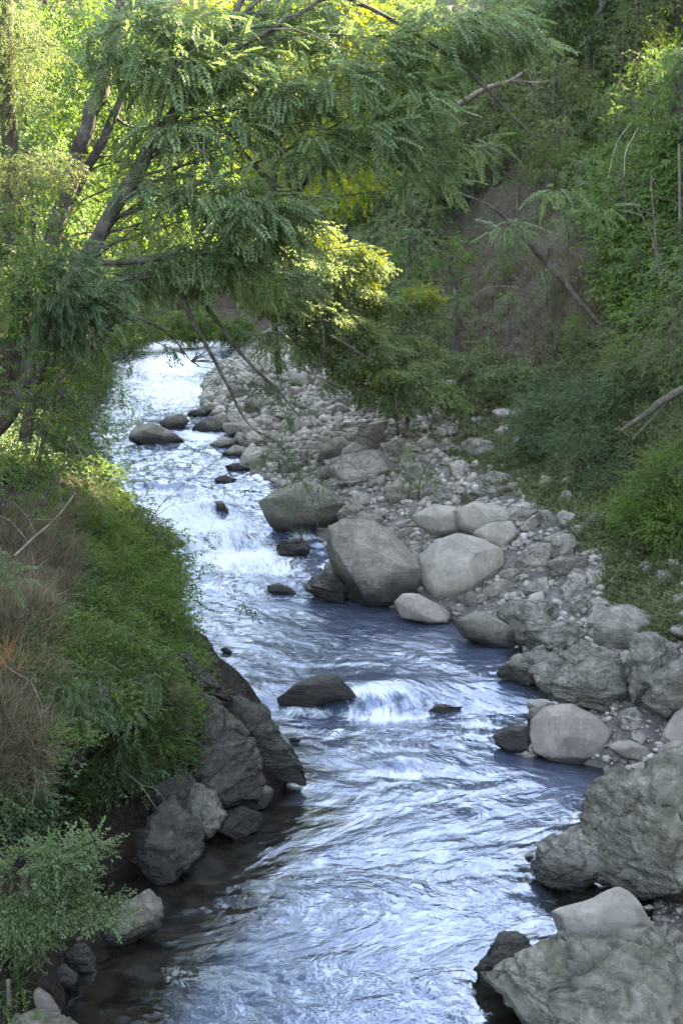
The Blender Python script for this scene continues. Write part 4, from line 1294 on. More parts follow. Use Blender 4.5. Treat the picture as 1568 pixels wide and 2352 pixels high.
tree('drooping_tree', 'sun catching willowy tree drooping over the stony bar', 'tree',
     [(path([(925, 1005, 43.5), (935, 950, 43.5), (905, 860, 43.5), (860, 760, 43.5), (810, 660, 43.8), (790, 560, 44)]), [.09, .08, .07, .06, .05, .03]),
      (path([(915, 1000, 43.4), (905, 930, 43.2), (860, 880, 42.6), (760, 830, 42.2), (680, 790, 42)]), [.05, .05, .04, .03, .02])],
     clC, 'broad', 'leaf_willow', per=360, seed=25, scale=1.15, aim=(1.0, -.3, -.2), droop=.5, bark='bark', limb_r=.03,
     extra=[(path([(560, 640, 42), (640, 690, 42), (720, 760, 41.8), (800, 800, 41.6), (870, 850, 41.4)]), [.02, .03, .03, .02, .01]), (path([(700, 930, 41), (735, 830, 41), (745, 720, 41.4), (735, 640, 42)]), [.01, .02, .02, .01])])
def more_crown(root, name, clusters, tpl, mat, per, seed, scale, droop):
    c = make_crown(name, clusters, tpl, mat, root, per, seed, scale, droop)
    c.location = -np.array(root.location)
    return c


more_crown(D.objects['drooping_tree'], 'sun_tinted_leaves', [CL(*a) for a in [(800, 565, 43.2, 40, .3), (850, 590, 43.2, 28, .4), (830, 650, 43, 30, .4), (860, 690, 43, 28, .4), (965, 670, 43.6, 38, .3), (995, 690, 43.6, 20, .3), (880, 745, 42.2, 30, .3), (985, 790, 42.8, 20, .3), (910, 790, 42, 25, .3), (870, 855, 41, 40, .2),  # sunlight painted as yellow leaf colour where sun strikes the crown
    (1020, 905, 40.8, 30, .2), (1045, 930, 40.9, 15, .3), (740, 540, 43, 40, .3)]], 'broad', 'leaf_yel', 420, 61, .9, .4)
more_crown(D.objects['forked_tree'], 'sun_tinted_leaves', [CL(*a) for a in [(560, 40, 51, 60, .4), (620, 60, 51, 70, .4), (700, 40, 51, 60, .4), (760, 20, 51, 60, .4), (480, 30, 51, 50, .4), (660, 110, 51, 40, .4), (540, 130, 51, 50, .4), (340, 520, 50, 60, .4), (420, 510, 50, 50, .4)]], 'broad_far', 'leaf_yel', 80, 62, 1.0, .3)  # sunlit patches at the treetop painted in as yellow leaves
tree('bend_shrub', 'yellow green sunlit shrub above the far end of the channel', 'shrub', [([hit(455, 792), W(455, 770, 84), W(440, 745, 84)], [.05, .04, .02])],
     [CL(*a) for a in [(430, 762, 83, 38, .5), (390, 740, 82, 35, .7), (470, 745, 84, 40, .7), (330, 755, 80, 40, .6), (300, 780, 78, 35, .6), (540, 760, 82, 35, .8)]], 'broad', 'leaf_fresh', 230, 63, 1.4, .2)
tree('bar_sapling', 'small pale tipped sapling growing between slabs of the bar', 'sapling',
     [(path([(960, 1150, 36), (965, 1100, 36), (985, 1060, 36), (1000, 1040, 36)]), [.02, .02, .015, .01])],
     [CL(*a) for a in [(960, 1060, 36, 45, .8), (1000, 1100, 35.8, 40, .6), (930, 1100, 36, 35, .8), (1030, 1120, 35.6, 28, .5), (940, 1030, 36.5, 30, .8)]],
     'willow', 'leaf_willow', per=85, seed=26, scale=.55, droop=.5, limb_r=.01)
tree('shade_shrub', 'dark shrub sprays hanging in front of the mossy boulder', 'shrub',
     [(path([(590, 990, 31), (640, 1020, 31), (680, 1080, 31), (720, 1150, 31)]), [.02, .02, .015, .008])],
     [CL(*a) for a in [(640, 1060, 31, 45, .6), (700, 1090, 31, 45, .5), (690, 1160, 31, 45, .5), (740, 1110, 31, 30, .5), (670, 1220, 31, 28, .4)]],
     'fine', 'leaf_dark', per=170, seed=27, scale=1.0, droop=.3, limb_r=.01)

# ------------------------------------------------------------------ generic trees (copied over the hillsides)
def generic_tree(seed, H, tpl, mat, per, scale, wide=.38, bark='bark', droop=.25, low=.25, name='hillside_tree'):
    rs = np.random.RandomState(seed)
    top = np.array([rs.normal() * .06 * H, rs.normal() * .06 * H, H * .9])
    pts = [np.zeros(3) - [0, 0, .8], np.array([rs.normal() * .03 * H, rs.normal() * .03 * H, H * .3]), top * .6 + rs.normal(size=3) * .03 * H, top]
    cl = []
    for i in range(22):
        t = low + (1 - low) * (i + .5) / 22
        rr = H * wide * math.sin(math.pi * min(.95, .25 + .7 * (t - low) / (1 - low))) * rs.uniform(.45, 1.0)
        a = i * 2.4 + rs.normal() * .3
        r = H * rs.uniform(.11, .19)
        cl.append((math.cos(a) * rr, math.sin(a) * rr, H * t, r, r, r * rs.uniform(.5, .75)))
    return tree(name, 'x', 'tree', [(pts, [H * .028, H * .022, H * .016, H * .006])], cl, tpl, mat, per, seed, scale, droop, bark, True, None, H * .006)


GT = [generic_tree(101, 8.0, 'broad_far', 'leaf_mid', 13, 1.1),
      generic_tree(102, 9.0, 'broad_far', 'leaf_dark', 13, 1.1, .34),
      generic_tree(103, 7.0, 'pinnate_far', 'leaf_blue', 14, 1.0, .45, droop=.45),
      generic_tree(104, 7.5, 'broad_far', 'leaf_olive', 14, .95, .4),
      generic_tree(105, 8.5, 'broad_far', 'leaf_fresh', 12, 1.15, .36)]
GB = [generic_tree(111, 2.6, 'broad', 'leaf_mid', 46, 1.1, .55, low=.12, name='hillside_bush'),
      generic_tree(112, 2.2, 'mid', 'leaf_olive', 70, 1.2, .6, low=.12, name='hillside_bush'),
      generic_tree(113, 2.8, 'broad', 'leaf_blue', 46, 1.0, .5, low=.12, name='hillside_bush')]
WHAT = {0: 'mid green leafy', 1: 'dark green dense', 2: 'blue green feathery', 3: 'olive green', 4: 'fresh green broadleaf'}
WHATB = {0: 'mid green leafy', 1: 'olive fine leaved', 2: 'blue green'}


def copy_thing(src, loc, rz, sc, label, group, cat):
    r = src.copy(); COL.objects.link(r)
    r.location = loc; r.rotation_euler = (0, 0, rz); r.scale = (sc, sc, sc * 1.0)
    r['label'] = label; r['group'] = group; r['category'] = cat
    for ch in src.children:
        c = ch.copy(); COL.objects.link(c); c.parent = r
    return r


rs = np.random.RandomState(77)
placed = []
SUN_SPOTS = [W(*p) for p in [(780, 600, 43), (850, 620, 43.3), (920, 700, 43.5), (970, 690, 44), (900, 790, 42), (980, 900, 41.5), (820, 850, 41.5), (600, 60, 52), (740, 60, 52), (480, 560, 36), (700, 620, 43), (430, 765, 88), (460, 775, 86), (330, 700, 78), (300, 120, 36), (180, 230, 36), (420, 260, 36), (140, 900, 24.5), (200, 850, 25.3), (100, 1000, 24), (980, 900, 41), (1030, 1110, 36)]]
SD = np.array(sdir)


def blocks_sun(x, y, ztop, r):
    for q in SUN_SPOTS:
        h = math.hypot(SD[0], SD[1]); dx, dy = SD[0] / h, SD[1] / h
        t = (x - q[0]) * dx + (y - q[1]) * dy
        if t < 0: continue
        d = abs((x - q[0]) * dy - (y - q[1]) * dx)
        if d < r and ztop > q[2] + t * SD[2] / h - .5: return True
    return False



def scatter(n, xr, yr, fn, kinds, lib, what, where, group, cat, smin=.8, smax=1.25, gap=2.2):
    k = 0; tries = 0
    while k < n and tries < n * 40:
        tries += 1
        y = rs.uniform(*yr); x = rs.uniform(*xr)
        if not fn(x, y): continue
        if any((x - a) ** 2 + (y - b) ** 2 < gap * gap for a, b in placed): continue
        z, nm = ground_z(x, y)
        kd = kinds[rs.randint(len(kinds))]
        # crowns stay below the open sky above the far treetops
        el = (z + 8 - CAM_Z) / max(y, 1)
        s = rs.uniform(smin, smax)
        if cat == 'tree' and y > 30 and abs(x / y) < .3 and not (x < -14 and y < 101):
            top = CAM_Z + y * math.tan(R(12.0))
            s = min(s, max(.35, (top - z) / 9.0))
        hh = 9 if cat == 'tree' else 3
        if blocks_sun(x, y, z + hh * s, 3.2 * s + .6):
            if not (0 < x < y * .27 and y > 40): continue
            if blocks_sun(x, y, z + hh * s * .6, 3.2 * s * .6 + .3) and cat == 'tree':
                continue
            s *= .6
        px, py = to_px(np.array([[x, y, z + (4 if cat == 'tree' else 1) * s]]))
        px, py = float(px[0]), float(py[0])
        if 0 < px < 1568 and py > -200:
            col = ['at the left edge', 'left of the leaning tree', 'above the far channel', 'above the stony bar', 'over the brown slope', 'toward the right edge', 'at the right edge'][int(px / 224.1)]
            size = 'small' if s < (smin * .67 + smax * .33) else 'tall' if s > (smin * .33 + smax * .67) else 'middling'
            lb = f'{size} {what[kd]} {cat} {where}, {col}'
            if len(lb.split()) > 16: lb = f'{size} {what[kd]} {cat} on the right hillside, {col}'
        else:
            lb = f'{what[kd]} {cat} {where}'
        copy_thing(lib[kd], (x, y, z), rs.uniform(0, 6.3), s, lb, group, cat)
        placed.append((x, y)); k += 1


# far closing slope
scatter(46, (-32, 30), (91, 160), lambda x, y: abs(x) < y * .30 + 3, [0, 1, 2, 3, 4], GT, WHAT, 'on the far slope beyond the river bend', 'trees on the far slope', 'tree', .9, 1.3, 3.4)
# left bank, from behind the leaning tree to the bend
scatter(30, (-30, -9), (42, 90), lambda x, y: x < float(XL(y)) - 1.8 and x > -y * .34 - 4, [0, 1, 2, 4], GT, WHAT, 'on the left bank upstream', 'trees on the left bank upstream', 'tree', .6, .95, 2.6)
# unseen trees on the left hill, added to block a sun from the left
scatter(34, (-38, -9), (4, 44), lambda x, y: x < float(XL(y)) - 6.0 and x < -y * .256 - 2.0, [0, 1, 4], GT, WHAT, 'added out of view on the left valley side', 'unseen trees added on the left hill', 'tree', .8, 1.15, 3.0)
scatter(46, (-42, -13), (58, 96), lambda x, y: x < float(XL(y)) - 3.5 and x > -y * .5 - 6, [0, 1, 4], GT, WHAT, 'on the upstream left hill', 'trees on the upstream left hill', 'tree', 1.2, 1.6, 3.4)
scatter(60, (-17, 1), (87, 104), lambda x, y: True, [0, 0, 2], GB, WHATB, 'where the river bends out of sight', 'bushes at the river bend', 'bush', .8, 1.5, 1.2)
scatter(60, (10, 46), (10, 62), lambda x, y: x > float(XV(y)) + 6 and x > y * .256 + 2.5, [0, 1, 4], GT, WHAT, 'added unseen for shade on the near right hill', 'unseen trees added for shade', 'tree', .9, 1.25, 3.0)  # trees outside the frame, put in to shade river and canopy
# right slope, upper part
def in_soil(x, y, m=0, cy=700, ry=170):
    z, nm = ground_z(x, y)
    px, py = to_px(np.array([[x, y, z]]))
    return ((px[0] - 1200) / (230 + m)) ** 2 + ((py[0] - cy) / (ry + m)) ** 2 < 1


scatter(95, (0, 36), (46, 95), lambda x, y: x > float(XV(y)) + 2.0 and x < y * .30 + 4 and not in_soil(x, y, 50, 760, 210), [0, 1, 2, 3, 3, 4], GT, WHAT, 'on the right valley side', 'trees on the right valley side', 'tree', .6, 1.0, 2.1)
scatter(50, (6, 24), (52, 92), lambda x, y: x > y * .15 and x < y * .28 + 1 and not in_soil(x, y, 10, 740, 190), [0, 1, 2, 3], GT, WHAT, 'high on the right slope', 'trees high on the right slope', 'tree', .5, .8, 1.9)
scatter(26, (11, 30), (30, 50), lambda x, y: x > float(XV(y)) + 6 and x < y * .45 + 5, [0, 2, 3], GT, WHAT, 'on the near right slope', 'trees on the near right slope', 'tree', .55, .8, 2.4)
placed = []
scatter(130, (0, 26), (44, 85), lambda x, y: x > float(XV(y)) + 1.0 and x < y * .28 + 1 and not in_soil(x, y, 25, 740, 190), [0, 1, 2], GB, WHATB, 'on the right valley side', 'bushes on the right valley side', 'bush', .9, 1.5, 1.5)
scatter(26, (4, 16), (26, 46), lambda x, y: x > float(XV(y)) + 1.6 and x < y * .27 + 1, [0, 1, 2], GB, WHATB, 'above the right shore', 'bushes above the right shore', 'bush', .6, 1.0, 1.3)
scatter(14, (-4, 6), (46, 70), lambda x, y: x > float(XV(y)) + .3 and x < float(XV(y)) + 2.2, [0, 2], GB, WHATB, 'at the foot of the right slope', 'bushes at the foot of the right slope', 'bush', .7, 1.2, 1.3)
for g_ in GT + GB:
    for ch in list(g_.children): D.objects.remove(ch)
    D.objects.remove(g_)


# ------------------------------------------------------------------ near bushes with their own look
def bush(label, pts, tpl, mat, per, scale, seed, name='bush', cat='bush', droop=.15, lift=.3, base=None):
    """pts: (px,py,rpx,squash) of lobes; depth read from the ground behind"""
    cl = []
    for (px, py, r, sq) in pts:
        h = hit(px, py + r * .5)
        Y = (h[1] if base is None else base) - .1
        cl.append(CL(px, py, Y - .2 - .7 * r * Y / FPX, r, sq, .8))
    h = hit(pts[0][0], pts[0][1] + pts[0][2] * .8)
    b = np.array([cl[0][0], cl[0][1], cl[0][2] - cl[0][5] * 1.2])
    return tree(name, label, cat, [([b, b + [0, 0, .3], np.array(cl[0][:3])], [.03, .025, .01])], cl, tpl, mat, per, seed, scale, droop, 'bark', True, None, .012)


bush('wide fine leaved green bush on the right bank above the gravel', [(1270, 960, 95, .7), (1350, 930, 95, .7), (1210, 1010, 70, .6), (1340, 1020, 85, .6), (1430, 900, 80, .7), (1240, 900, 60, .6)], 'fine', 'leaf_dark', 330, 1.25, 31)
bush('grey green bush at the right edge above the fallen log', [(1500, 850, 80, .8), (1440, 820, 70, .7), (1560, 800, 80, .8), (1530, 730, 60, .8)], 'fine', 'leaf_olive', 200, 1.4, 32)
bush('bright green feathery bush at the right edge', [(1500, 1130, 80, .7), (1560, 1080, 80, .8), (1470, 1190, 60, .7), (1550, 1200, 80, .8), (1420, 1170, 45, .6)], 'fine', 'leaf_fresh', 430, 1.1, 33)
bush('small dark bush left of the bright feathery bush', [(1400, 1100, 45, .8), (1430, 1080, 40, .7), (1380, 1130, 35, .7)], 'fine', 'leaf_dark', 430, 1.1, 34)
bush('low trailing creeper hanging over the dark hollow of the right bank', [(1080, 830, 50, .5), (1150, 850, 55, .4), (1210, 850, 50, .5), (1020, 850, 45, .6), (1110, 800, 40, .5)], 'broad', 'leaf_blue', 130, .9, 35, 'creeper', 'creeper')
bush('light green bush on the brown slope', [(1150, 620, 45, .7), (1180, 590, 40, .7), (1230, 580, 35, .7)], 'broad', 'leaf_mid', 110, .8, 36)
bush('leafy green bush trailing from the left bank toward the rapids', [(330, 1230, 60, .6), (370, 1280, 60, .5), (300, 1300, 70, .6), (400, 1330, 45, .5), (350, 1370, 70, .6), (250, 1220, 60, .6), (390, 1420, 50, .5)], 'mid', 'leaf_fresh', 600, .95, 37)
def edge_bush(label, pts, tpl, mat, per, scale, seed, cat='bush'):
    cl = [CL(*a) for a in pts]
    b = np.array(cl[0][:3]) + [-.5, .2, -1.0]
    return tree('bush', label, cat, [([b, b + [.1, 0, .5], np.array(cl[0][:3])], [.03, .025, .01])], cl, tpl, mat, per, seed, scale, .25, 'bark', True, None, .014)


edge_bush('leafy bush leaning over the white rapids from the left bank', [(300, 1170, 33.5, 55, .55), (345, 1205, 32.5, 50, .5), (385, 1240, 31, 45, .5), (410, 1290, 30, 40, .5), (270, 1230, 31.5, 55, .6), (330, 1265, 30.5, 50, .6), (440, 1335, 29.5, 22, .4), (450, 1230, 31.5, 30, .2), (500, 1385, 28.5, 45, .12), (560, 1392, 28.3, 20, .15), (460, 1300, 30, 25, .25)], 'broad', 'leaf_fresh', 170, .9, 71)
edge_bush('darker tangled bush on the left bank below the rapids bush', [(395, 1335, 28.5, 45, .6), (350, 1330, 28, 55, .6), (420, 1385, 27.2, 35, .5), (380, 1410, 26.4, 45, .55), (320, 1400, 26, 55, .6), (470, 1400, 27.5, 20, .4)], 'mid', 'leaf_mid', 330, .95, 72)
edge_bush('small leaved dark bush on the crest of the left rock ledge', [(330, 1470, 23.6, 55, .6), (390, 1480, 23.4, 35, .5), (280, 1500, 22.8, 55, .6), (340, 1545, 22, 50, .6), (240, 1440, 23.6, 60, .6)], 'fine', 'leaf_dark', 620, 1.0, 73)
edge_bush('fern like plant spilling over the dark hollow of the left bank', [(300, 1720, 19.0, 50, .6), (240, 1740, 18.8, 50, .6), (370, 1700, 19.2, 40, .6), (180, 1750, 18.4, 50, .6), (400, 1650, 19.8, 40, .6)], 'pinnate', 'leaf_mid', 330, .45, 74, 'fern')
edge_bush('bright leafed bramble in the upper middle of the left bank', [(240, 1310, 27, 60, .5), (190, 1260, 28, 55, .5), (300, 1350, 27, 55, .5), (250, 1390, 25, 55, .5), (180, 1350, 25, 50, .5)], 'broad', 'leaf_fresh', 200, .85, 76)
edge_bush('shady bush at the left edge between the trunks and the dry grass', [(30, 1060, 23, 60, .6), (90, 1090, 23.3, 60, .6), (150, 1120, 24, 50, .6), (10, 1130, 21.5, 60, .6), (80, 1160, 22.4, 50, .5)], 'broad', 'leaf_mid', 200, .7, 81)
edge_bush('low tangled bramble beside the dry grass of the left bank', [(140, 1530, 20, 50, .5), (110, 1600, 19.4, 50, .5), (170, 1620, 19.6, 50, .5), (220, 1580, 20, 45, .5), (130, 1680, 18.8, 45, .5)], 'broad', 'leaf_mid', 300, .55, 77)
edge_bush('leafy green bush in the middle of the left bank', [(200, 1480, 21.5, 60, .6), (150, 1440, 21.8, 55, .6), (240, 1540, 21, 55, .5)], 'broad', 'leaf_mid', 260, .6, 75)
bush('green bush under the dark crown on the left water edge', [(230, 1090, 50, .6), (190, 1140, 60, .6), (260, 1160, 45, .5), (150, 1080, 50, .6)], 'mid', 'leaf_mid', 240, .95, 38)
bush('glossy long leaved plant in the middle of the left bank', [(230, 1560, 75, .6), (290, 1620, 70, .6), (200, 1640, 80, .6), (330, 1560, 60, .6), (280, 1700, 60, .6), (150, 1580, 70, .6)], 'willow', 'leaf_dark', 260, .40, 39, 'leafy_plant', 'plant', .5)
bush('light green leafy shrub in the bottom left corner above the pool', [(60, 2010, 75, .6), (130, 1970, 60, .5), (40, 2090, 70, .7), (120, 2070, 60, .6), (210, 1935, 35, .35), (180, 1960, 35, .4), (220, 2085, 50, .3), (260, 2090, 28, .35), (60, 2160, 50, .7), (160, 2030, 40, .5)], 'fine', 'leaf_blue', 4500, .9, 40, 'shrub', 'shrub', base=14.6)
bush('mossy tuft over the rocks at the bottom left corner', [(20, 2290, 40, .5), (50, 2330, 35, .5), (10, 2350, 40, .5)], 'fine', 'leaf_fresh', 900, .6, 41, 'moss_tuft', 'moss', base=13.2)
bush('feathery green sprig at the left edge against the brown twigs', [(10, 1300, 35, .9), (30, 1330, 25, .6), (-10, 1270, 30, .8)], 'pinnate', 'leaf_blue', 500, .45, 42, 'sprig', 'plant', base=17)

# ------------------------------------------------------------------ ground cover (uncountable)
def cover(name, label, cat, spots, tpl, mat, scale, seed, n, tilt=None, lift=0.0):
    """spots: picture ellipses (px,py,rx,ry,weight) dropped on the ground"""
    rs = np.random.RandomState(seed)
    wts = np.array([s[4] for s in spots], float); wts /= wts.sum()
    P, Nn = [], []
    for _ in range(n):
        s = spots[rs.choice(len(spots), p=wts)]
        a = rs.rand() * 6.28; r = math.sqrt(rs.rand())
        px = s[0] + math.cos(a) * r * s[2]; py = s[1] + math.sin(a) * r * s[3]
        v = Vector(ray(px, py)).normalized()
        loc, nrm, i, d = BVH.ray_cast(Vector(C0), v)
        if loc is None: continue
        wl = float(zw(loc[1]))
        if loc[2] < wl + .12: continue
        P.append(loc[:]); Nn.append(nrm[:])
    P = np.array(P); Nn = np.array(Nn)
    Nn = Nn * np.sign(Nn[:, 2:3] + 1e-6)
    up = unit(Nn * .5 + np.array([0, 0, .6]) + rs.normal(size=P.shape) * .25)
    f = unit(np.cross(up, unit(rs.normal(size=P.shape))))
    P = P + up * lift
    if tpl.startswith('grass'):
        V, F, rn = sprays(TP[tpl], P, f, up, scale * rs.uniform(.6, 1.3, len(P)), rs)
    else:
        fw = unit(f + up * rs.uniform(.0, .9, (len(P), 1)))
        V, F, rn = sprays(TP[tpl], P, fw, up + rs.normal(size=P.shape) * .3, scale * rs.uniform(.6, 1.3, len(P)), rs)
    o = mesh_np(name, V, F, M[mat], None, False, {'rnd': rn})
    tag(o, label, cat, kind='stuff')
    return o


cover('dry_grass', 'dry brown grass and dead twigs matting the left bank', 'dry grass', [(70, 1300, 120, 130, 3), (40, 1450, 90, 80, 1.5), (30, 1720, 80, 120, 2.5), (150, 1180, 110, 60, .8), (60, 1580, 80, 50, .6), (400, 1640, 40, 60, .12)], 'grass_long', 'grass_dry', .5, 51, 3300)
cover('green_grass', 'green grass and ferns on the left bank', 'grass', [(280, 1480, 140, 80, 2), (280, 1620, 150, 90, 2.5), (180, 1560, 150, 110, 2), (330, 1700, 110, 80, 1.5), (200, 1400, 130, 80, 1), (20, 2280, 40, 30, .1)], 'grass_long', 'grass_green', .42, 52, 1300)
cover('leafy_ground_cover', 'small leaved ground cover spilling down the left bank', 'ground cover', [(260, 1330, 150, 120, 2), (230, 1200, 130, 90, 2), (300, 1450, 130, 70, 2), (220, 1600, 180, 130, 2), (120, 1850, 120, 60, .4), (60, 1650, 80, 200, .8)], 'broad', 'leaf_mid', .6, 53, 5500, lift=.08)
cover('broad_leaf_cover', 'bright broad leaves over the upper left bank', 'ground cover', [(300, 1330, 120, 120, 1.4), (280, 1220, 110, 80, 1.4), (180, 1640, 160, 90, 1.5), (90, 1500, 100, 80, .8)], 'broad', 'leaf_mid', .6, 58, 2600, lift=.15)
cover('hollow_ivy', 'dark leaves around the rim of the left bank hollow', 'ground cover', [(150, 1800, 170, 40, 1), (320, 1780, 110, 40, 1), (60, 1880, 80, 60, 1)], 'broad', 'leaf_dark', .7, 54, 900, lift=.1)
cover('verge_grass', 'short bright grass between the bar and the right bushes', 'grass', [(1150, 1040, 110, 40, 1.5), (1230, 1090, 90, 50, 1.5), (1000, 1000, 120, 20, 1), (1480, 1330, 90, 90, 2), (1520, 1250, 70, 70, 1.5), (1400, 1230, 70, 40, 1), (1330, 1160, 80, 40, 1), (1540, 1420, 50, 60, .8)], 'grass', 'grass_green', .42, 55, 3800)
cover('verge_leaves', 'low leafy weeds and pale dry stalks along the edge of the bar', 'undergrowth', [(1150, 1040, 120, 50, 1.5), (1230, 1090, 90, 60, 1.5), (1480, 1330, 90, 100, 2.5), (1520, 1250, 80, 70, 1.5), (1400, 1230, 80, 50, 1), (1540, 1420, 50, 60, .8)], 'mid', 'leaf_olive', 1.0, 59, 5000, lift=.06)
cover('slope_undergrowth', 'low green undergrowth covering the right bank', 'undergrowth', [(1300, 950, 260, 110, 3), (1480, 1050, 140, 130, 2), (1450, 850, 150, 100, 2), (1100, 880, 120, 60, 1), (1500, 650, 120, 120, 1.5), (1350, 1150, 120, 60, 1), (1150, 520, 250, 60, .3)], 'mid', 'leaf_olive', 1.3, 56, 12000, lift=.08)
cover('slope_litter', 'dead leaves and dry stems on the brown slope', 'leaf litter', [(1200, 720, 230, 150, 3), (1400, 700, 150, 120, 1)], 'grass', 'grass_dry', .55, 57, 3500)

cover('hillside_thicket', 'leafy thicket clothing the upper right slope', 'thicket', [(1420, 380, 160, 200, 3), (1480, 600, 100, 200, 2), (1300, 300, 150, 120, 1.5), (1500, 150, 80, 120, 1)], 'broad_far', 'leaf_mid', .85, 64, 4200, lift=.45)
cover('bank_thicket', 'dark leafy thicket between the left bank trunks', 'thicket', [(150, 930, 110, 130, 2), (220, 1040, 60, 80, 1), (70, 1060, 80, 80, 1.2), (250, 870, 50, 60, 1)], 'broad', 'leaf_dark', 1.0, 65, 3800, lift=.2)
cover('crest_leaves', 'trailing leaves along the crest of the left rock ledge', 'ground cover', [(420, 1520, 50, 50, 1), (440, 1600, 45, 60, 1), (400, 1680, 50, 70, 1)], 'mid', 'leaf_mid', .7, 66, 1100, lift=.12)
# orange dry fern at the left edge
def fern_orange():
    rs = np.random.RandomState(4)
    root = empty('dry_fern', tuple(W(10, 1520, 16.8)))
    base = np.array(root.location)
    P = np.array([W(10 + rs.normal() * 14, 1520 + rs.normal() * 22, 16.8 + rs.normal() * .15) for _ in range(14)])
    up = unit(np.array([0, 0, 1.0]) + rs.normal(size=P.shape) * .4)
    f = unit(np.cross(up, rs.normal(size=P.shape)))
    V, F, rn = sprays(TP['grass_long'], P, f, up, rs.uniform(.25, .42, len(P)), rs)
    o = mesh_np('frond', V, F, M['grass_orange'], root, False, {'rnd': rn})
    o.location = -base
    tag(root, 'rusty orange dry fern at the left picture edge', 'fern')


fern_orange()


# ------------------------------------------------------------------ dead wood
def deadwood(name, label, cat, stems, mat='twig', sub=None, seed=0, twigs=0):
    rs = np.random.RandomState(seed)
    p0 = np.asarray(stems[0][0][0], float)
    root = empty(name, tuple(p0))
    for k, (pts, rad) in enumerate(stems):
        mb = MB()
        tube(mb, pts, rad, 6, .15, seed + k)
        A = np.asarray(pts)
        for _ in range(int(round(twigs / len(stems)))):
            i = rs.randint(len(A) - 1)
            t = rs.rand(); a = A[i] * (1 - t) + A[i + 1] * t
            d = unit(rs.normal(size=3)); L = rs.uniform(.3, 1.0)
            tube(mb, [a, a + d * L * .5 + rs.normal(size=3) * .05, a + d * L + rs.normal(size=3) * .1], [.010, .007, .003], 4, 0, 1)
        mb.build('limb', M[mat], root).location = -p0
    tag(root, label, cat)
    return root


deadwood('dead_sapling', 'bare dead sapling with side branches on the brown slope', 'dead tree', [
    (path([(1302, 885, 46), (1285, 790, 46.3), (1265, 700, 46.6), (1240, 618, 47)]), [.07, .06, .05, .03]),
    (path([(1268, 720, 46.5), (1215, 690, 46), (1180, 690, 46)]), [.03, .025, .01]),
    (path([(1275, 745, 46.5), (1200, 780, 46), (1150, 790, 45.8)]), [.035, .025, .01]),
    (path([(1270, 730, 46.5), (1230, 710, 46), (1190, 735, 46), (1150, 748, 46)]), [.03, .025, .02, .01]),
    (path([(1278, 760, 46.5), (1320, 700, 46.3)]), [.025, .008]),
    (path([(1290, 820, 46.3), (1250, 860, 46)]), [.02, .008]),
    (path([(1260, 690, 46.5), (1180, 660, 46), (1110, 665, 45.5), (1070, 700, 45)]), [.03, .025, .02, .01])], seed=3, twigs=14)
deadwood('hanging_branch', 'dark broken branch slanting down over the brown slope', 'branch', [
    (path([(1040, 440, 38), (1110, 465, 38), (1165, 505, 38), (1230, 580, 38), (1300, 655, 38), (1372, 745, 38)]), [.02, .03, .05, .07, .085, .06])], 'bark', seed=5, twigs=8)
deadwood('fallen_log', 'mossy fallen log leaning out of the bushes at the right edge', 'log', [
    (path([(1600, 880, 30), (1540, 910, 29.6), (1480, 950, 29.2), (1425, 990, 29)]), [.10, .09, .07, .04]), (path([(1540, 910, 29.6), (1500, 960, 29.3), (1450, 1010, 29)]), [.05, .04, .02])], 'bark_moss', seed=6, twigs=8)
deadwood('snag', 'broken grey limb crossing the thin branch at upper right', 'branch', [
    (path([(1050, 245, 40), (1110, 205, 40), (1170, 185, 40), (1230, 145, 40)]), [.09, .08, .06, .02]),
    (path([(1170, 185, 40), (1230, 190, 40), (1265, 185, 40)]), [.04, .03, .01]),
    (path([(1075, 125, 40), (1130, 122, 40), (1180, 118, 40)]), [.02, .025, .02])], 'twig', seed=7, twigs=16)
deadwood('white_twig', 'pair of bare white twigs at the upper right', 'twig', [
    (path([(1395, 410, 36), (1415, 330, 36), (1450, 280, 36)]), [.007, .009, .005]),
    (path([(1432, 405, 36), (1436, 350, 36), (1465, 292, 36)]), [.007, .012, .010])], 'twig_white', seed=8)
deadwood('bare_sapling', 'thin upright bare sapling right of the white twigs', 'sapling', [
    (path([(1510, 590, 38), (1500, 500, 38), (1493, 400, 38)]), [.025, .025, .02])], 'twig', seed=9, twigs=6)
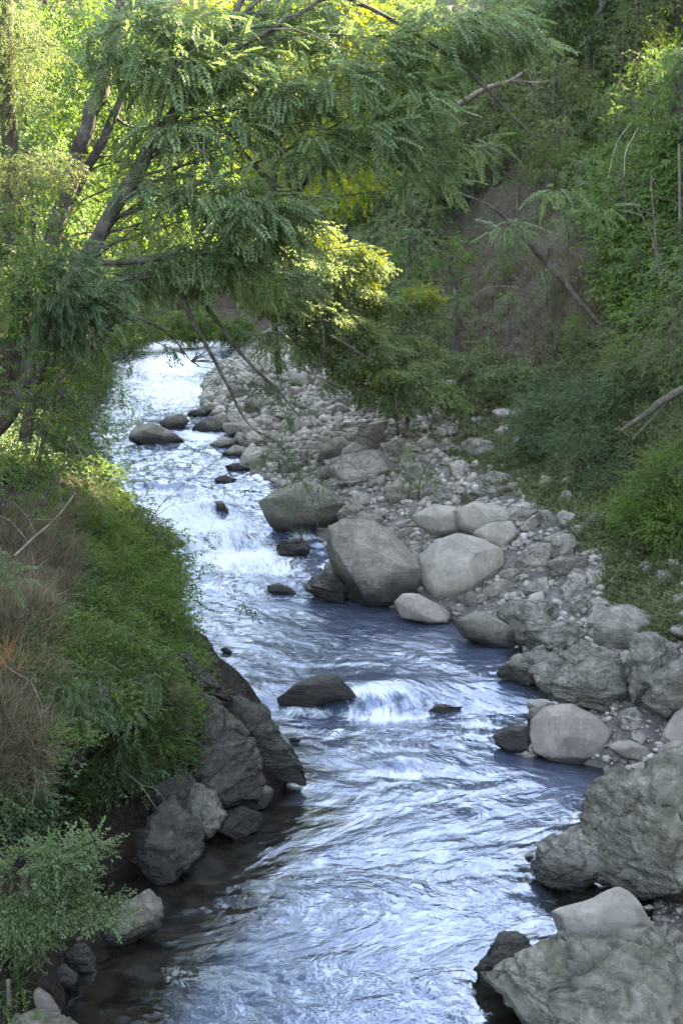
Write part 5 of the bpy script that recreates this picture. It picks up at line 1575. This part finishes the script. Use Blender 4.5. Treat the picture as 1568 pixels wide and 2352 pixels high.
deadwood('bare_sapling', 'leaning bare sapling at the right edge of the slope', 'sapling', [
    (path([(1520, 660, 40), (1500, 560, 40), (1470, 490, 40), (1440, 450, 40)]), [.03, .03, .02, .01])], 'twig', seed=10, twigs=12)
deadwood('bare_tree', 'thin grey bare tree against the right picture edge', 'tree', [
    (path([(1562, 620, 42), (1560, 480, 42), (1558, 330, 42)]), [.07, .06, .04])], 'twig', seed=11, twigs=6)
deadwood('bent_twig', 'forked pale twig bending down in front of the leaning trunk', 'twig', [
    (path([(335, 430, 25), (390, 380, 25), (440, 335, 25)]), [.008, .01, .008]),
    (path([(468, 315, 25), (470, 360, 25), (485, 400, 25), (498, 430, 25)]), [.012, .014, .01, .006]),
    (path([(440, 335, 25), (468, 350, 25)]), [.008, .008])], 'twig', seed=12)
deadwood('trailing_vine', 'long pale vine trailing down into the left bank hollow', 'vine', [
    (path([(265, 1755, 18.6), (320, 1800, 18.4), (355, 1850, 18.2), (395, 1900, 18)]), [.008, .008, .008, .004]),
    (path([(325, 1802, 18.4), (360, 1815, 18.3), (400, 1870, 18.2)]), [.006, .006, .003])], 'twig', seed=13)
deadwood('bank_stick', 'bare stick lying across the undergrowth of the left bank', 'stick', [
    (path([(30, 1280, 17), (80, 1235, 17.5), (130, 1190, 18), (175, 1130, 18.5)]), [.02, .02, .015, .01]),
    (path([(70, 1560, 17), (110, 1640, 17), (175, 1700, 17)]), [.01, .012, .008])], 'twig', seed=14, twigs=10)
deadwood('dead_brushwood', 'tangle of thin pale dead brushwood through the drooping tree', 'brushwood', [
    (path([(650, 830, 40.5), (740, 870, 40.5), (790, 890, 40.5)]), [.015, .02, .012]),
    (path([(730, 880, 40.5), (745, 800, 40.5), (735, 720, 40.8)]), [.015, .015, .01]),
    (path([(780, 900, 40.5), (700, 850, 40.5), (640, 830, 40.5)]), [.02, .02, .01]),
    (path([(760, 770, 40.5), (810, 800, 40.5), (850, 825, 40.5)]), [.02, .02, .01]),
    (path([(935, 1000, 40.5), (915, 950, 40.5), (905, 900, 40.5)]), [.02, .018, .012])], 'twig', seed=15, twigs=12)
